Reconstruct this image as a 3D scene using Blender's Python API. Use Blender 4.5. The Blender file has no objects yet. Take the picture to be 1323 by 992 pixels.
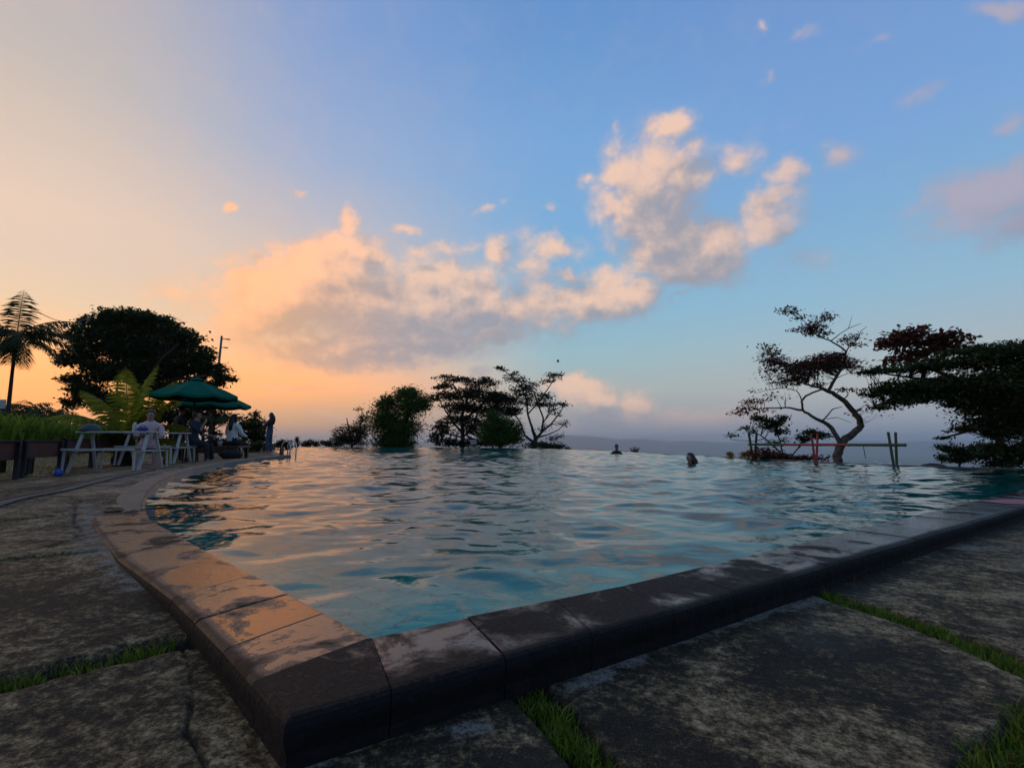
import bpy, bmesh, math, random
import numpy as np
from mathutils import Vector, Matrix

random.seed(7)
rng = np.random.default_rng(11)
R = math.radians
scene = bpy.context.scene
COL = scene.collection

# ------------------------------------------------------------------ camera, sky, sun, exposure
F = 612.0
PITCH = math.atan(74 / F)
CH = 0.58
cam_data = bpy.data.cameras.new('camera')
cam = bpy.data.objects.new('camera', cam_data)
COL.objects.link(cam)
cam.location = (0, 0, CH)
cam.rotation_euler = (math.pi / 2 + PITCH, 0, 0)
cam_data.sensor_width = 36
cam_data.lens = 36 * F / 1323
cam_data.clip_start = 0.05
cam_data.clip_end = 200000
scene.camera = cam
scene.render.engine = 'CYCLES'
scene.cycles.use_denoising = True
scene.cycles.max_bounces = 8
scene.cycles.volume_bounces = 1
scene.cycles.caustics_refractive = True
scene.cycles.caustics_reflective = True
scene.view_settings.view_transform = 'Standard'
scene.view_settings.look = 'None'
scene.view_settings.exposure = 0.0
scene.view_settings.gamma = 1.0

CT, ST = math.cos(PITCH), math.sin(PITCH)
def ray(px, py):
    u = (px - 661.5) / F; v = (496 - py) / F
    return u, CT - v * ST, v * CT + ST
def P(px, py, z=0.0):
    u, dy, dz = ray(px, py); t = (z - CH) / dz
    return (u * t, dy * t)
def Q(px, py, d):
    u, dy, dz = ray(px, py); t = d / dy
    return Vector((u * t, d, CH + dz * t))
def azel(px, py):
    u, dy, dz = ray(px, py)
    return math.atan2(u, dy), math.atan2(dz, math.hypot(u, dy))
def s2l(c):
    return tuple((x / 255 / 12.92) if x / 255 <= 0.04045 else ((x / 255 + 0.055) / 1.055) ** 2.4 for x in c) + (1.0,)

SUN_AZ, SUN_EL = R(-58), R(3)

class NT:
    """small helper to write node trees"""
    def __init__(s, tree): s.t = tree; s.n = tree.nodes; s.l = tree.links
    def new(s, typ, **kw):
        n = s.n.new(typ)
        for k, v in kw.items(): setattr(n, k, v)
        return n
    def link(s, a, b): s.l.new(a, b)
    def setin(s, sock, v):
        if hasattr(v, 'is_output'): s.l.new(v, sock)
        else: sock.default_value = v
    def math(s, op, a, b=None, c=None, clamp=False):
        n = s.new('ShaderNodeMath', operation=op, use_clamp=clamp)
        s.setin(n.inputs[0], a)
        if b is not None: s.setin(n.inputs[1], b)
        if c is not None: s.setin(n.inputs[2], c)
        return n.outputs[0]
    def vmath(s, op, a, b=None):
        n = s.new('ShaderNodeVectorMath', operation=op)
        s.setin(n.inputs[0], a)
        if b is not None: s.setin(n.inputs[1], b)
        return n.outputs[0]
    def mapr(s, v, a, b, c=0.0, d=1.0, smooth=False):
        n = s.new('ShaderNodeMapRange')
        if smooth: n.interpolation_type = 'SMOOTHSTEP'
        s.setin(n.inputs[0], v)
        for i, x in enumerate((a, b, c, d)): s.setin(n.inputs[i + 1], x)
        return n.outputs[0]
    def ramp(s, v, stops, interp='LINEAR'):
        n = s.new('ShaderNodeValToRGB'); cr = n.color_ramp; cr.interpolation = interp
        while len(cr.elements) < len(stops): cr.elements.new(0.5)
        for e, (p, c) in zip(cr.elements, stops):
            e.position = p; e.color = c if len(c) == 4 else tuple(c) + (1,)
        s.setin(n.inputs[0], v)
        return n.outputs[0]
    def mix(s, f, a, b, blend='MIX'):
        n = s.new('ShaderNodeMix', data_type='RGBA', blend_type=blend)
        s.setin(n.inputs[0], f); s.setin(n.inputs[6], a); s.setin(n.inputs[7], b)
        return n.outputs[2]
    def noise(s, vec, scale, detail=4, rough=0.5, dist=0.0, col=False):
        n = s.new('ShaderNodeTexNoise')
        if vec is not None: s.setin(n.inputs['Vector'], vec)
        n.inputs['Scale'].default_value = scale; n.inputs['Detail'].default_value = detail
        n.inputs['Roughness'].default_value = rough; n.inputs['Distortion'].default_value = dist
        return n.outputs['Color' if col else 'Fac']
    def mapping(s, vec, loc=(0, 0, 0), rot=(0, 0, 0), sc=(1, 1, 1), typ='POINT'):
        n = s.new('ShaderNodeMapping', vector_type=typ)
        s.setin(n.inputs['Vector'], vec)
        n.inputs['Rotation'].default_value = rot; n.inputs['Scale'].default_value = sc
        if typ == 'POINT' or typ == 'TEXTURE': n.inputs['Location'].default_value = loc
        return n.outputs[0]

# clouds: (px, py, half width, half height, tilt in degrees, weight)
CLOUDS = [
 (395,352,120,40,6,1.0),(330,372,70,36,0,.85),(470,385,130,52,0,1.1),(350,415,95,36,0,.85),(590,372,110,40,-4,1.0),(600,398,150,34,0,1.05),(720,392,95,26,0,1.0),
 (520,440,150,34,3,1.0),(420,452,90,27,0,.9),(630,430,80,22,6,.85),(490,468,90,18,0,.8),
 (450,288,15,26,0,.95),(440,318,40,24,0,1.0),(408,322,26,16,0,.95),(465,330,60,26,0,.8),(525,297,30,9,5,.55),(540,322,34,14,0,.6),(592,318,40,16,5,.62),(642,327,24,24,0,.7),
 (715,322,48,26,0,.75),(690,345,40,20,0,.6),(740,352,34,13,0,.8),(560,352,60,20,0,.9),
 (297,263,11,9,30,.62),(630,270,24,8,15,.55),(385,247,9,7,0,.5),(716,264,14,8,0,.45),
 (862,166,36,24,15,.95),(800,215,32,48,-15,.8),(835,235,46,50,0,1.0),(885,225,40,46,0,1.0),(790,262,28,34,0,.75),(850,285,52,36,0,1.0),(830,325,42,34,0,.95),(925,318,50,36,8,1.0),(870,340,75,30,0,1.0),
 (845,250,70,80,0,1.05),(860,310,70,50,0,1.05),(890,335,85,36,0,1.05),(985,285,40,58,-38,.9),(760,385,80,24,-6,1.0),(560,400,240,50,0,1.05),(370,385,120,52,0,1.0),(805,378,60,28,-12,1.0),(975,300,28,52,-35,.8),(1000,262,28,40,-30,.75),(1017,223,30,20,0,.85),(950,206,34,20,0,.7),(1085,198,34,22,0,.55),(758,230,14,15,0,.65),(880,381,22,8,8,.5),(800,160,9,14,0,.45),
 (1265,255,95,40,18,1.05),(1320,285,80,38,0,.9),(1225,285,50,20,0,.55),(1190,120,34,16,32,.6),(1285,8,50,16,8,.75),(1305,157,26,20,0,.6),
 (1035,46,34,11,15,.5),(985,40,14,10,0,.42),(1000,101,12,11,0,.45),(1122,62,26,10,25,.4),(1030,340,40,18,0,.45),(1030,345,16,8,0,.5),
 (742,503,46,20,0,1.0),(770,515,50,22,0,1.0),(810,522,46,18,0,.85),(780,545,110,26,0,.85),(880,545,140,24,0,.8),
 (370,498,60,4,0,.5),(420,535,110,9,0,.5),(620,480,18,10,0,.5),
]

def build_world():
    w = bpy.data.worlds.new('World'); scene.world = w; w.use_nodes = True
    w.node_tree.nodes.clear()
    # cloud density group: input = (azimuth, elevation, 0) in radians
    g = bpy.data.node_groups.new('cloud_density', 'ShaderNodeTree')
    g.interface.new_socket('Vector', in_out='INPUT', socket_type='NodeSocketVector')
    g.interface.new_socket('Density', in_out='OUTPUT', socket_type='NodeSocketFloat')
    g.interface.new_socket('Raw', in_out='OUTPUT', socket_type='NodeSocketFloat')
    g.interface.new_socket('Mask', in_out='OUTPUT', socket_type='NodeSocketFloat')
    G = NT(g); gi = G.new('NodeGroupInput'); go = G.new('NodeGroupOutput')
    vec = gi.outputs[0]
    wn = G.noise(vec, 9.0, 4, 0.55, col=True)
    warp = G.vmath('MULTIPLY', G.vmath('SUBTRACT', wn, (0.5, 0.5, 0.5)), (0.10, 0.07, 0.0))
    pv = G.vmath('ADD', vec, warp)
    acc = None
    for (cx, cy, rx, ry, rot, wgt) in CLOUDS:
        a0, e0 = azel(cx, cy); a1, e1 = azel(cx + 20, cy); a2, e2 = azel(cx, cy - 20)
        kx = math.hypot(a1 - a0, e1 - e0) / 20; ky = math.hypot(a2 - a0, e2 - e0) / 20
        skew = math.atan2(e1 - e0, a1 - a0)
        m = G.mapping(pv, (a0, e0, 0), (0, 0, R(rot) + skew), (rx * kx * 1.45, ry * ky * 1.45, 1), 'TEXTURE')
        gr = G.new('ShaderNodeTexGradient', gradient_type='SPHERICAL'); G.link(m, gr.inputs[0])
        v = G.math('MULTIPLY', gr.outputs['Fac'], wgt)
        if acc is None: acc = v
        else:
            n = G.new('ShaderNodeMath', operation='SMOOTH_MAX'); G.link(acc, n.inputs[0]); G.link(v, n.inputs[1]); n.inputs[2].default_value = 0.12
            acc = n.outputs[0]
    sv = G.mapping(vec, (0, 0, 0), (0, 0, 0), (1.0, 1.35, 1))
    f1 = G.noise(sv, 13.0, 10, 0.57, 0.35)
    f2 = G.noise(sv, 48.0, 6, 0.6)
    nz = G.math('ADD', G.math('MULTIPLY', G.math('SUBTRACT', f1, 0.5), 1.15), G.math('MULTIPLY', G.math('SUBTRACT', f2, 0.5), 0.34))
    gate = G.math('MULTIPLY', acc, 3.0, clamp=True)
    raw = G.math('ADD', acc, G.math('MULTIPLY', nz, gate))
    den = G.mapr(raw, 0.06, 0.72, 0, 1, True)
    G.link(den, go.inputs[0]); G.link(raw, go.inputs[1]); G.link(acc, go.inputs[2])

    N = NT(w.node_tree)
    tc = N.new('ShaderNodeTexCoord')
    sx = N.new('ShaderNodeSeparateXYZ'); N.link(tc.outputs['Generated'], sx.inputs[0])
    az = N.math('ARCTAN2', sx.outputs[0], sx.outputs[1])
    el = N.math('ARCSINE', sx.outputs[2])
    cb = N.new('ShaderNodeCombineXYZ'); N.link(az, cb.inputs[0]); N.link(el, cb.inputs[1])
    p = cb.outputs[0]
    # clear-sky gradient: colour ramps over elevation for several bearings from the sun
    def hdr(c):     # a fourth number lifts the red of the sunset band beyond display white
        q = s2l(c[:3]); k = c[3] if len(c) > 3 else 1.0
        return (q[0] * k, q[1], q[2], 1.0)
    def eramp(stops):
        f = N.mapr(el, R(-4), R(60))
        return N.ramp(f, [((e + 4) / 64, hdr(c)) for e, c in stops])
    rA = eramp([(-4,(255,188,80,1.6)),(3,(255,198,92,1.6)),(7,(255,211,126,1.5)),(12,(250,217,180)),(16,(241,214,192)),(20,(243,214,192)),(31,(206,195,188)),(45,(178,176,190))])
    rB = eramp([(-4,(205,150,120)),(0,(212,160,124)),(3,(247,186,126)),(6,(255,202,122,1.45)),(9,(254,208,144,1.35)),(13,(244,209,174)),(20,(218,202,194)),(30,(168,184,215)),(42,(135,165,215)),(60,(110,150,205))])
    rC = eramp([(-4,(150,154,168)),(1,(158,160,168)),(6,(180,190,186)),(10,(160,196,206)),(16,(140,190,220)),(24,(128,180,224)),(34,(124,172,224)),(44,(106,154,212)),(60,(85,135,200))])
    rD = eramp([(-4,(144,152,172)),(1,(152,160,176)),(5,(186,190,190)),(9,(176,192,200)),(14,(152,192,216)),(22,(134,180,220)),(30,(124,168,222)),(40,(118,156,214)),(60,(95,140,205))])
    rE = eramp([(-4,(110,118,140)),(3,(130,132,155)),(10,(140,150,180)),(30,(110,140,190)),(60,(90,135,195))])
    daz = N.math('ABSOLUTE', N.math('SUBTRACT', az, SUN_AZ))
    daz = N.math('MINIMUM', daz, N.math('SUBTRACT', 2 * math.pi, daz))
    c = N.mix(N.mapr(daz, R(10), R(37), 0, 1, True), rA, rB)
    c = N.mix(N.mapr(daz, R(30), R(66), 0, 1, True), c, rC)
    c = N.mix(N.mapr(daz, R(62), R(104), 0, 1, True), c, rD)
    c = N.mix(N.mapr(daz, R(112), R(165), 0, 1, True), c, rE)
    sky = N.new('ShaderNodeTexSky', sky_type='NISHITA'); sky.sun_disc = False
    sky.sun_elevation = SUN_EL; sky.sun_rotation = SUN_AZ; sky.altitude = 300
    nis = N.mix(1.0, sky.outputs[0], (0.08, 0.08, 0.08, 1), 'MULTIPLY')
    c = N.mix(0.06, c, nis)
    # clouds
    def cg(v):
        n = N.new('ShaderNodeGroup'); n.node_tree = g; N.setin(n.inputs[0], v); return n
    d0 = cg(p)
    d1 = cg(N.vmath('ADD', p, (-0.024, 0.026, 0)))
    d2 = cg(N.vmath('ADD', p, (-0.05, 0.075, 0)))
    occ = N.math('ADD', N.math('MULTIPLY', d1.outputs[1], 0.55), N.math('MULTIPLY', d2.outputs[1], 0.45))
    lit = N.math('ADD', N.math('MULTIPLY', N.math('SUBTRACT', d0.outputs[1], occ), 1.5), 0.26)
    lit = N.math('SUBTRACT', lit, N.math('MULTIPLY', N.mapr(d2.outputs[2], 0.2, 0.75, 0, 1, True), 0.46))
    lit = N.math('ADD', lit, N.math('MULTIPLY', N.math('SUBTRACT', N.noise(p, 14.0, 8, 0.62), 0.5), 1.7))
    lit = N.mapr(lit, -0.55, 1.15, 0, 1, True)
    sh_f = N.mapr(daz, R(20), R(50), 0, 1, True)
    shade = N.mix(sh_f, s2l((238,178,124)), s2l((160,158,168)))
    shade = N.mix(N.mapr(daz, R(85), R(110), 0, 1, True), shade, s2l((150,155,178)))
    light = N.mix(sh_f, hdr((255,208,138,1.45)), s2l((246,206,180)))
    light = N.mix(N.mapr(daz, R(80), R(105), 0, 1, True), light, s2l((176,170,188)))
    cc = N.mix(lit, shade, light)
    lowf = N.mapr(el, R(1.0), R(5.5), 1, 0, True)
    low_col = N.mix(N.mapr(daz, R(30), R(64), 0, 1, True), s2l((215,165,130)), s2l((146,152,166)))
    cc = N.mix(N.math('MULTIPLY', lowf, 0.8), cc, low_col)
    alpha = N.math('MULTIPLY', d0.outputs[0], 0.93)
    c = N.mix(alpha, c, cc)
    bg = N.new('ShaderNodeBackground'); N.link(c, bg.inputs[0]); bg.inputs[1].default_value = 1.0
    out = N.new('ShaderNodeOutputWorld'); N.link(bg.outputs[0], out.inputs[0])
    w.cycles.sampling_method = 'MANUAL'; w.cycles.sample_map_resolution = 512
build_world()

sun_d = bpy.data.lights.new('sun', 'SUN'); sun_d.energy = 0.25; sun_d.angle = R(6); sun_d.color = (1.0, 0.62, 0.32)
sun = bpy.data.objects.new('sun', sun_d); COL.objects.link(sun)
sdir = Vector((math.sin(SUN_AZ) * math.cos(SUN_EL), math.cos(SUN_AZ) * math.cos(SUN_EL), math.sin(SUN_EL)))
sun.rotation_euler = (-sdir).to_track_quat('-Z', 'Y').to_euler()
sun.location = (-30, 20, 30)

# ------------------------------------------------------------------ object helpers
def link(o, parent=None):
    COL.objects.link(o)
    if parent is not None: o.parent = parent
    return o
def tag(o, label=None, cat=None, group=None, kind=None):
    if label: o['label'] = label
    if cat: o['category'] = cat
    if group: o['group'] = group
    if kind: o['kind'] = kind
    return o
def thing(name, label, cat, loc=(0, 0, 0), rz=0.0, group=None):
    o = bpy.data.objects.new(name, None); o.location = loc; o.rotation_euler = (0, 0, rz); o.empty_display_size = 0.1
    link(o); return tag(o, label, cat, group)
def mesh_obj(name, verts, faces, mats, parent=None, mat_idx=None, smooth=False):
    me = bpy.data.meshes.new(name)
    me.from_pydata([tuple(v) for v in verts], [], [tuple(f) for f in faces])
    if not isinstance(mats, (list, tuple)): mats = [mats]
    for m in mats: me.materials.append(m)
    if mat_idx is not None: me.polygons.foreach_set('material_index', np.asarray(mat_idx, dtype=np.int32))
    if smooth: me.polygons.foreach_set('use_smooth', np.ones(len(me.polygons), dtype=bool))
    me.update()
    return link(bpy.data.objects.new(name, me), parent)
def np_mesh(name, V, Fq, mats, parent=None, smooth=False, mat_idx=None):
    """V (n,3), Fq (m,k) arrays"""
    me = bpy.data.meshes.new(name); V = np.asarray(V, dtype=np.float32); Fq = np.asarray(Fq, dtype=np.int32); m, k = Fq.shape
    me.vertices.add(len(V)); me.vertices.foreach_set('co', V.ravel())
    me.loops.add(m * k); me.loops.foreach_set('vertex_index', Fq.ravel())
    me.polygons.add(m); me.polygons.foreach_set('loop_start', np.arange(0, m * k, k, dtype=np.int32))
    me.polygons.foreach_set('loop_total', np.full(m, k, dtype=np.int32))
    if not isinstance(mats, (list, tuple)): mats = [mats]
    for x in mats: me.materials.append(x)
    if mat_idx is not None: me.polygons.foreach_set('material_index', np.asarray(mat_idx, dtype=np.int32))
    if smooth: me.polygons.foreach_set('use_smooth', np.ones(m, dtype=bool))
    me.update(calc_edges=True); me.validate()
    return link(bpy.data.objects.new(name, me), parent)

class MB:
    """collects boxes, tubes and loose faces into one mesh"""
    def __init__(s): s.v = []; s.f = []
    def add(s, v, f):
        o = len(s.v); s.v += [tuple(x) for x in v]; s.f += [tuple(i + o for i in q) for q in f]; return s
    def box(s, c, size, rz=0.0, M=None, bev=0.0):
        bm = bmesh.new(); bmesh.ops.create_cube(bm, size=1.0)
        bmesh.ops.scale(bm, vec=size, verts=bm.verts)
        if bev: bmesh.ops.bevel(bm, geom=list(bm.edges), offset=bev, segments=2, profile=0.5, affect='EDGES')
        mat = M if M is not None else Matrix.Translation(c) @ Matrix.Rotation(rz, 4, 'Z')
        bm.transform(mat); bm.verts.index_update()
        s.add([v.co for v in bm.verts], [[v.index for v in f.verts] for f in bm.faces]); bm.free(); return s
    def bar(s, a, b, w, h, bev=0.0):
        a = Vector(a); b = Vector(b); d = b - a
        up = Vector((0, 0, 1)) if abs(d.normalized().z) < 0.95 else Vector((0, 1, 0))
        y = up.cross(d).normalized(); z = d.cross(y).normalized()
        M = Matrix((d.normalized(), y, z)).transposed().to_4x4(); M.translation = (a + b) / 2
        return s.box(None, (d.length, w, h), M=M, bev=bev)
    def tube(s, pts, rad, n=8, cap=True):
        pts = [Vector(p) for p in pts]
        if not hasattr(rad, '__len__'): rad = [rad] * len(pts)
        o = len(s.v); prev = None
        for i, p in enumerate(pts):
            t = (pts[min(i + 1, len(pts) - 1)] - pts[max(i - 1, 0)])
            t = t.normalized() if t.length > 1e-9 else Vector((0, 0, 1))
            if prev is None:
                x = t.orthogonal().normalized()
            else:
                x = (prev - t * prev.dot(t)); x = x.normalized() if x.length > 1e-6 else t.orthogonal().normalized()
            prev = x; y = t.cross(x)
            for k in range(n):
                a = 2 * math.pi * k / n
                s.v.append(tuple(p + (x * math.cos(a) + y * math.sin(a)) * rad[i]))
        for i in range(len(pts) - 1):
            for k in range(n):
                a = o + i * n + k; b = o + i * n + (k + 1) % n
                s.f.append((a, b, b + n, a + n))
        if cap:
            s.f.append(tuple(o + k for k in range(n))[::-1]); s.f.append(tuple(o + (len(pts) - 1) * n + k for k in range(n)))
        return s
    def lathe(s, prof, n=16, c=(0, 0, 0)):
        o = len(s.v)
        for r, z in prof:
            for k in range(n):
                a = 2 * math.pi * k / n
                s.v.append((c[0] + r * math.cos(a), c[1] + r * math.sin(a), c[2] + z))
        for i in range(len(prof) - 1):
            for k in range(n):
                a = o + i * n + k; b = o + i * n + (k + 1) % n
                s.f.append((a, b, b + n, a + n))
        s.f.append(tuple(o + k for k in range(n))[::-1]); s.f.append(tuple(o + (len(prof) - 1) * n + k for k in range(n)))
        return s
    def ball(s, c, r, sc=(1, 1, 1), sub=2, rot=None, jit=0.0):
        bm = bmesh.new(); bmesh.ops.create_icosphere(bm, subdivisions=sub, radius=r)
        for v in bm.verts:
            if jit: v.co *= 1 + random.uniform(-jit, jit)
            v.co = Vector((v.co.x * sc[0], v.co.y * sc[1], v.co.z * sc[2]))
        M = Matrix.Translation(c) @ (rot if rot is not None else Matrix.Identity(4))
        bm.transform(M); bm.verts.index_update()
        s.add([v.co for v in bm.verts], [[v.index for v in f.verts] for f in bm.faces]); bm.free(); return s
    def build(s, name, mat, parent=None, smooth=False):
        return mesh_obj(name, s.v, s.f, mat, parent, smooth=smooth)

# ------------------------------------------------------------------ materials
MATS = {}
def mat(name, base=(0.5, 0.5, 0.5), rough=0.6, var=0.25, scale=6.0, metal=0.0, spec=0.5, bump=0.0, bscale=40.0, second=None, trans=0.0):
    if name in MATS: return MATS[name]
    m = bpy.data.materials.new(name); m.use_nodes = True; N = NT(m.node_tree)
    b = N.n['Principled BSDF']
    tc = N.new('ShaderNodeTexCoord')
    nz = N.noise(tc.outputs['Object'], scale, 5, 0.6)
    f = N.mapr(nz, 0.3, 0.7)
    lo = tuple(x * (1 - var) for x in base) + (1,); hi = tuple(min(1, x * (1 + var)) for x in base) + (1,)
    if second is not None: hi = tuple(second) + (1,)
    N.link(N.mix(f, lo, hi), b.inputs['Base Color'])
    b.inputs['Roughness'].default_value = rough; b.inputs['Metallic'].default_value = metal
    b.inputs['Specular IOR Level'].default_value = spec
    if bump:
        bp = N.new('ShaderNodeBump'); bp.inputs['Strength'].default_value = bump; bp.inputs['Distance'].default_value = 0.02
        N.link(N.noise(tc.outputs['Object'], bscale, 5, 0.6), bp.inputs['Height']); N.link(bp.outputs[0], b.inputs['Normal'])
    MATS[name] = m; return m
def leaf_mat(name, a, b, rough=0.6, transl=0.25, spec=0.12):
    if name in MATS: return MATS[name]
    m = bpy.data.materials.new(name); m.use_nodes = True; N = NT(m.node_tree); N.n.remove(N.n['Principled BSDF'])
    geo = N.new('ShaderNodeNewGeometry')
    col = N.mix(geo.outputs['Random Per Island'], tuple(a) + (1,), tuple(b) + (1,))
    pb = N.new('ShaderNodeBsdfPrincipled'); N.link(col, pb.inputs['Base Color']); pb.inputs['Roughness'].default_value = rough
    pb.inputs['Specular IOR Level'].default_value = spec
    tr = N.new('ShaderNodeBsdfTranslucent'); N.link(col, tr.inputs[0])
    mx = N.new('ShaderNodeMixShader'); mx.inputs[0].default_value = transl
    N.link(pb.outputs[0], mx.inputs[1]); N.link(tr.outputs[0], mx.inputs[2])
    N.link(mx.outputs[0], N.n['Material Output'].inputs[0])
    MATS[name] = m; return m

M_bark = mat('bark', (0.045, 0.034, 0.026), 0.9, 0.4, 8, bump=0.6, spec=.1)
M_bark_pale = mat('bark_pale', (0.055, 0.04, 0.03), 0.9, 0.5, 9, bump=1.0, bscale=22, second=(.15, .12, .09), spec=.1)
L_dark = leaf_mat('leaf_dark', (0.022, 0.036, 0.013), (0.06, 0.082, 0.026), transl=0.35)
L_green = leaf_mat('leaf_green', (0.03, 0.075, 0.012), (0.075, 0.145, 0.022))
L_olive = leaf_mat('leaf_olive', (0.022, 0.036, 0.012), (0.085, 0.105, 0.03), transl=0.35)
L_black = leaf_mat('leaf_blackish', (0.014, 0.02, 0.011), (0.04, 0.044, 0.02), transl=0.3)
L_brown = leaf_mat('leaf_brown', (0.08, 0.028, 0.018), (0.20, 0.07, 0.045), transl=0.35)
L_lush = leaf_mat('leaf_lush', (0.06, 0.12, 0.012), (0.24, 0.32, 0.035), transl=0.5)
L_palm = leaf_mat('leaf_palm', (0.14, 0.17, 0.012), (0.34, 0.32, 0.02), transl=0.5)
L_yellow = leaf_mat('leaf_yellow', (0.28, 0.2, 0.02), (0.42, 0.3, 0.05))
L_fern = leaf_mat('leaf_fern', (0.02, 0.035, 0.012), (0.05, 0.06, 0.015), transl=0.3)
L_grass = leaf_mat('leaf_grass', (0.04, 0.085, 0.008), (0.19, 0.27, 0.025), transl=0.4)

def paving_mat():
    m = bpy.data.materials.new('worn_concrete'); m.use_nodes = True; N = NT(m.node_tree); b = N.n['Principled BSDF']
    tc = N.new('ShaderNodeTexCoord'); O = tc.outputs['Object']
    at = N.new('ShaderNodeAttribute'); at.attribute_name = 'wear'   # wear: r = pale mortar and painted puddle sheen, g = mossy and darker patches, b = soil
    sep = N.new('ShaderNodeSeparateColor'); N.link(at.outputs['Color'], sep.inputs[0])
    rot = N.mapping(O, (0, 0, 0), (0, 0, R(28)), (1, 1, 1))
    streak = N.noise(N.mapping(rot, sc=(3.0, 34, 1)), 1.0, 5, 0.65, 0.4)
    big = N.noise(O, 2.8, 12, 0.72, 0.9)
    mid = N.noise(O, 12.0, 10, 0.74, 0.5)
    fine = N.noise(O, 120.0, 4, 0.7)
    grain = N.noise(O, 420.0, 2, 0.6)
    dark = (0.026, 0.018, 0.009, 1); brown = (0.25, 0.158, 0.072, 1); grey = (0.46, 0.325, 0.175, 1)
    f = N.math('ADD', N.math('MULTIPLY', big, 0.58), N.math('ADD', N.math('MULTIPLY', streak, 0.17), N.math('MULTIPLY', mid, 0.42)))
    spk = N.noise(O, 48.0, 6, 0.75)
    f = N.math('ADD', f, N.math('MULTIPLY', N.math('SUBTRACT', spk, 0.5), 0.62))
    f = N.math('SUBTRACT', f, N.math('MULTIPLY', sep.outputs[1], 0.10))
    f = N.mapr(f, 0.42, 0.72)
    c = N.ramp(f, [(0.14, dark), (0.36, (0.050, 0.033, 0.016, 1)), (0.50, (0.12, 0.076, 0.034, 1)), (0.68, brown), (0.95, grey)])
    pale_f = N.mapr(N.math('ADD', sep.outputs[0], N.math('MULTIPLY', N.math('SUBTRACT', mid, 0.5), 2.6)), 0.40, 0.85, 0, 1, True)
    c = N.mix(N.math('MULTIPLY', pale_f, 0.9), c, N.mix(fine, (0.15, 0.12, 0.09, 1), (0.36, 0.31, 0.25, 1)))
    c = N.mix(sep.outputs[2], c, (0.016, 0.012, 0.008, 1))
    c = N.mix(N.mapr(fine, 0.36, 0.56, 0.75, 0.0), c, (0.010, 0.008, 0.005, 1))
    c = N.mix(N.mapr(N.noise(O, 230.0, 3, 0.7), 0.60, 0.72, 0, 0.5), c, (0.40, 0.32, 0.22, 1))
    N.link(c, b.inputs['Base Color'])
    wet = N.mapr(N.noise(O, 1.4, 3, 0.5, 0.5), 0.52, 0.66, 0, 1, True)
    N.link(N.mapr(wet, 0, 1, 0.85, 0.5), b.inputs['Roughness'])
    b.inputs['Specular IOR Level'].default_value = 0.2
    h = N.math('ADD', N.math('MULTIPLY_ADD', fine, 0.35, N.math('MULTIPLY', spk, .6)), N.math('ADD', N.math('MULTIPLY', streak, 0.45), N.math('ADD', N.math('MULTIPLY', mid, 0.7), N.math('MULTIPLY', grain, 0.12))))
    bp = N.new('ShaderNodeBump'); bp.inputs['Strength'].default_value = 0.75; bp.inputs['Distance'].default_value = 0.012
    N.link(h, bp.inputs['Height']); N.link(bp.outputs[0], b.inputs['Normal'])
    return m
M_pave = paving_mat()

def coping_mat():
    m = bpy.data.materials.new('wet_stone'); m.use_nodes = True; N = NT(m.node_tree); b = N.n['Principled BSDF']
    tc = N.new('ShaderNodeTexCoord'); O = tc.outputs['Object']
    at = N.new('ShaderNodeAttribute'); at.attribute_name = 'wear'   # r = per-block tone, g = wetness, b = distance from the water
    sep = N.new('ShaderNodeSeparateColor'); N.link(at.outputs['Color'], sep.inputs[0])
    big = N.noise(O, 5.0, 6, 0.62, 0.5); mid = N.noise(O, 30.0, 6, 0.7); fine = N.noise(O, 160, 4, 0.7)
    c = N.mix(sep.outputs[0], (0.021, 0.015, 0.013, 1), (0.06, 0.028, 0.015, 1))
    c = N.mix(N.mapr(big, 0.35, 0.7), c, (0.036, 0.027, 0.025, 1))
    c = N.mix(N.mapr(mid, 0.52, 0.75, 0, 0.65), c, (0.015, 0.012, 0.012, 1))
    c = N.mix(N.mapr(fine, 0.6, 0.8, 0, 0.3), c, (0.2, 0.18, 0.17, 1))
    wetf = N.math('ADD', sep.outputs[1], N.math('MULTIPLY', N.math('SUBTRACT', big, 0.5), 1.7))
    wet = N.math('MULTIPLY', N.mapr(wetf, 0.36, 0.62, 0, 1, True), N.mapr(sep.outputs[2], .84, .95, 1, .15, True))
    wet = N.math('MULTIPLY', wet, N.mapr(mid, .60, .72, 1, .45, True))
    c = N.mix(N.math('MULTIPLY', wet, 0.45), c, N.mix(1.0, c, (0.45, 0.42, 0.42, 1), 'MULTIPLY'))
    N.link(c, b.inputs['Base Color'])
    N.link(N.mapr(wet, 0, 1, 0.65, 0.06), b.inputs['Roughness'])
    N.link(N.math('MULTIPLY_ADD', N.math('MULTIPLY', wet, sep.outputs[0]), 0.3, 0.25), b.inputs['Specular IOR Level'])
    N.link(N.mapr(N.math('MULTIPLY', wet, sep.outputs[0]), 0, 1, 1.42, 3.0), b.inputs['IOR'])
    N.link(N.mix(N.math('MULTIPLY', wet, sep.outputs[0]), (1, 1, 1, 1), (1.0, .58, .24, 1)), b.inputs['Specular Tint'])  # sunset orange of the sheen painted into the wet blocks' specular tint
    pits = N.mapr(N.noise(O, 85, 6, 0.8), 0.34, 0.56, 0, 1)
    N.link(N.mix(N.mapr(pits, 0, .55, .85, 0), c, (.008, .006, .006, 1)), b.inputs['Base Color'])
    bp = N.new('ShaderNodeBump'); bp.inputs['Distance'].default_value = 0.009
    N.link(N.mapr(wet, 0, 1, 1.0, 0.10), bp.inputs['Strength'])
    N.link(N.math('ADD', pits, N.math('MULTIPLY', mid, 0.8)), bp.inputs['Height']); N.link(bp.outputs[0], b.inputs['Normal'])
    return m
M_coping = coping_mat()
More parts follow.
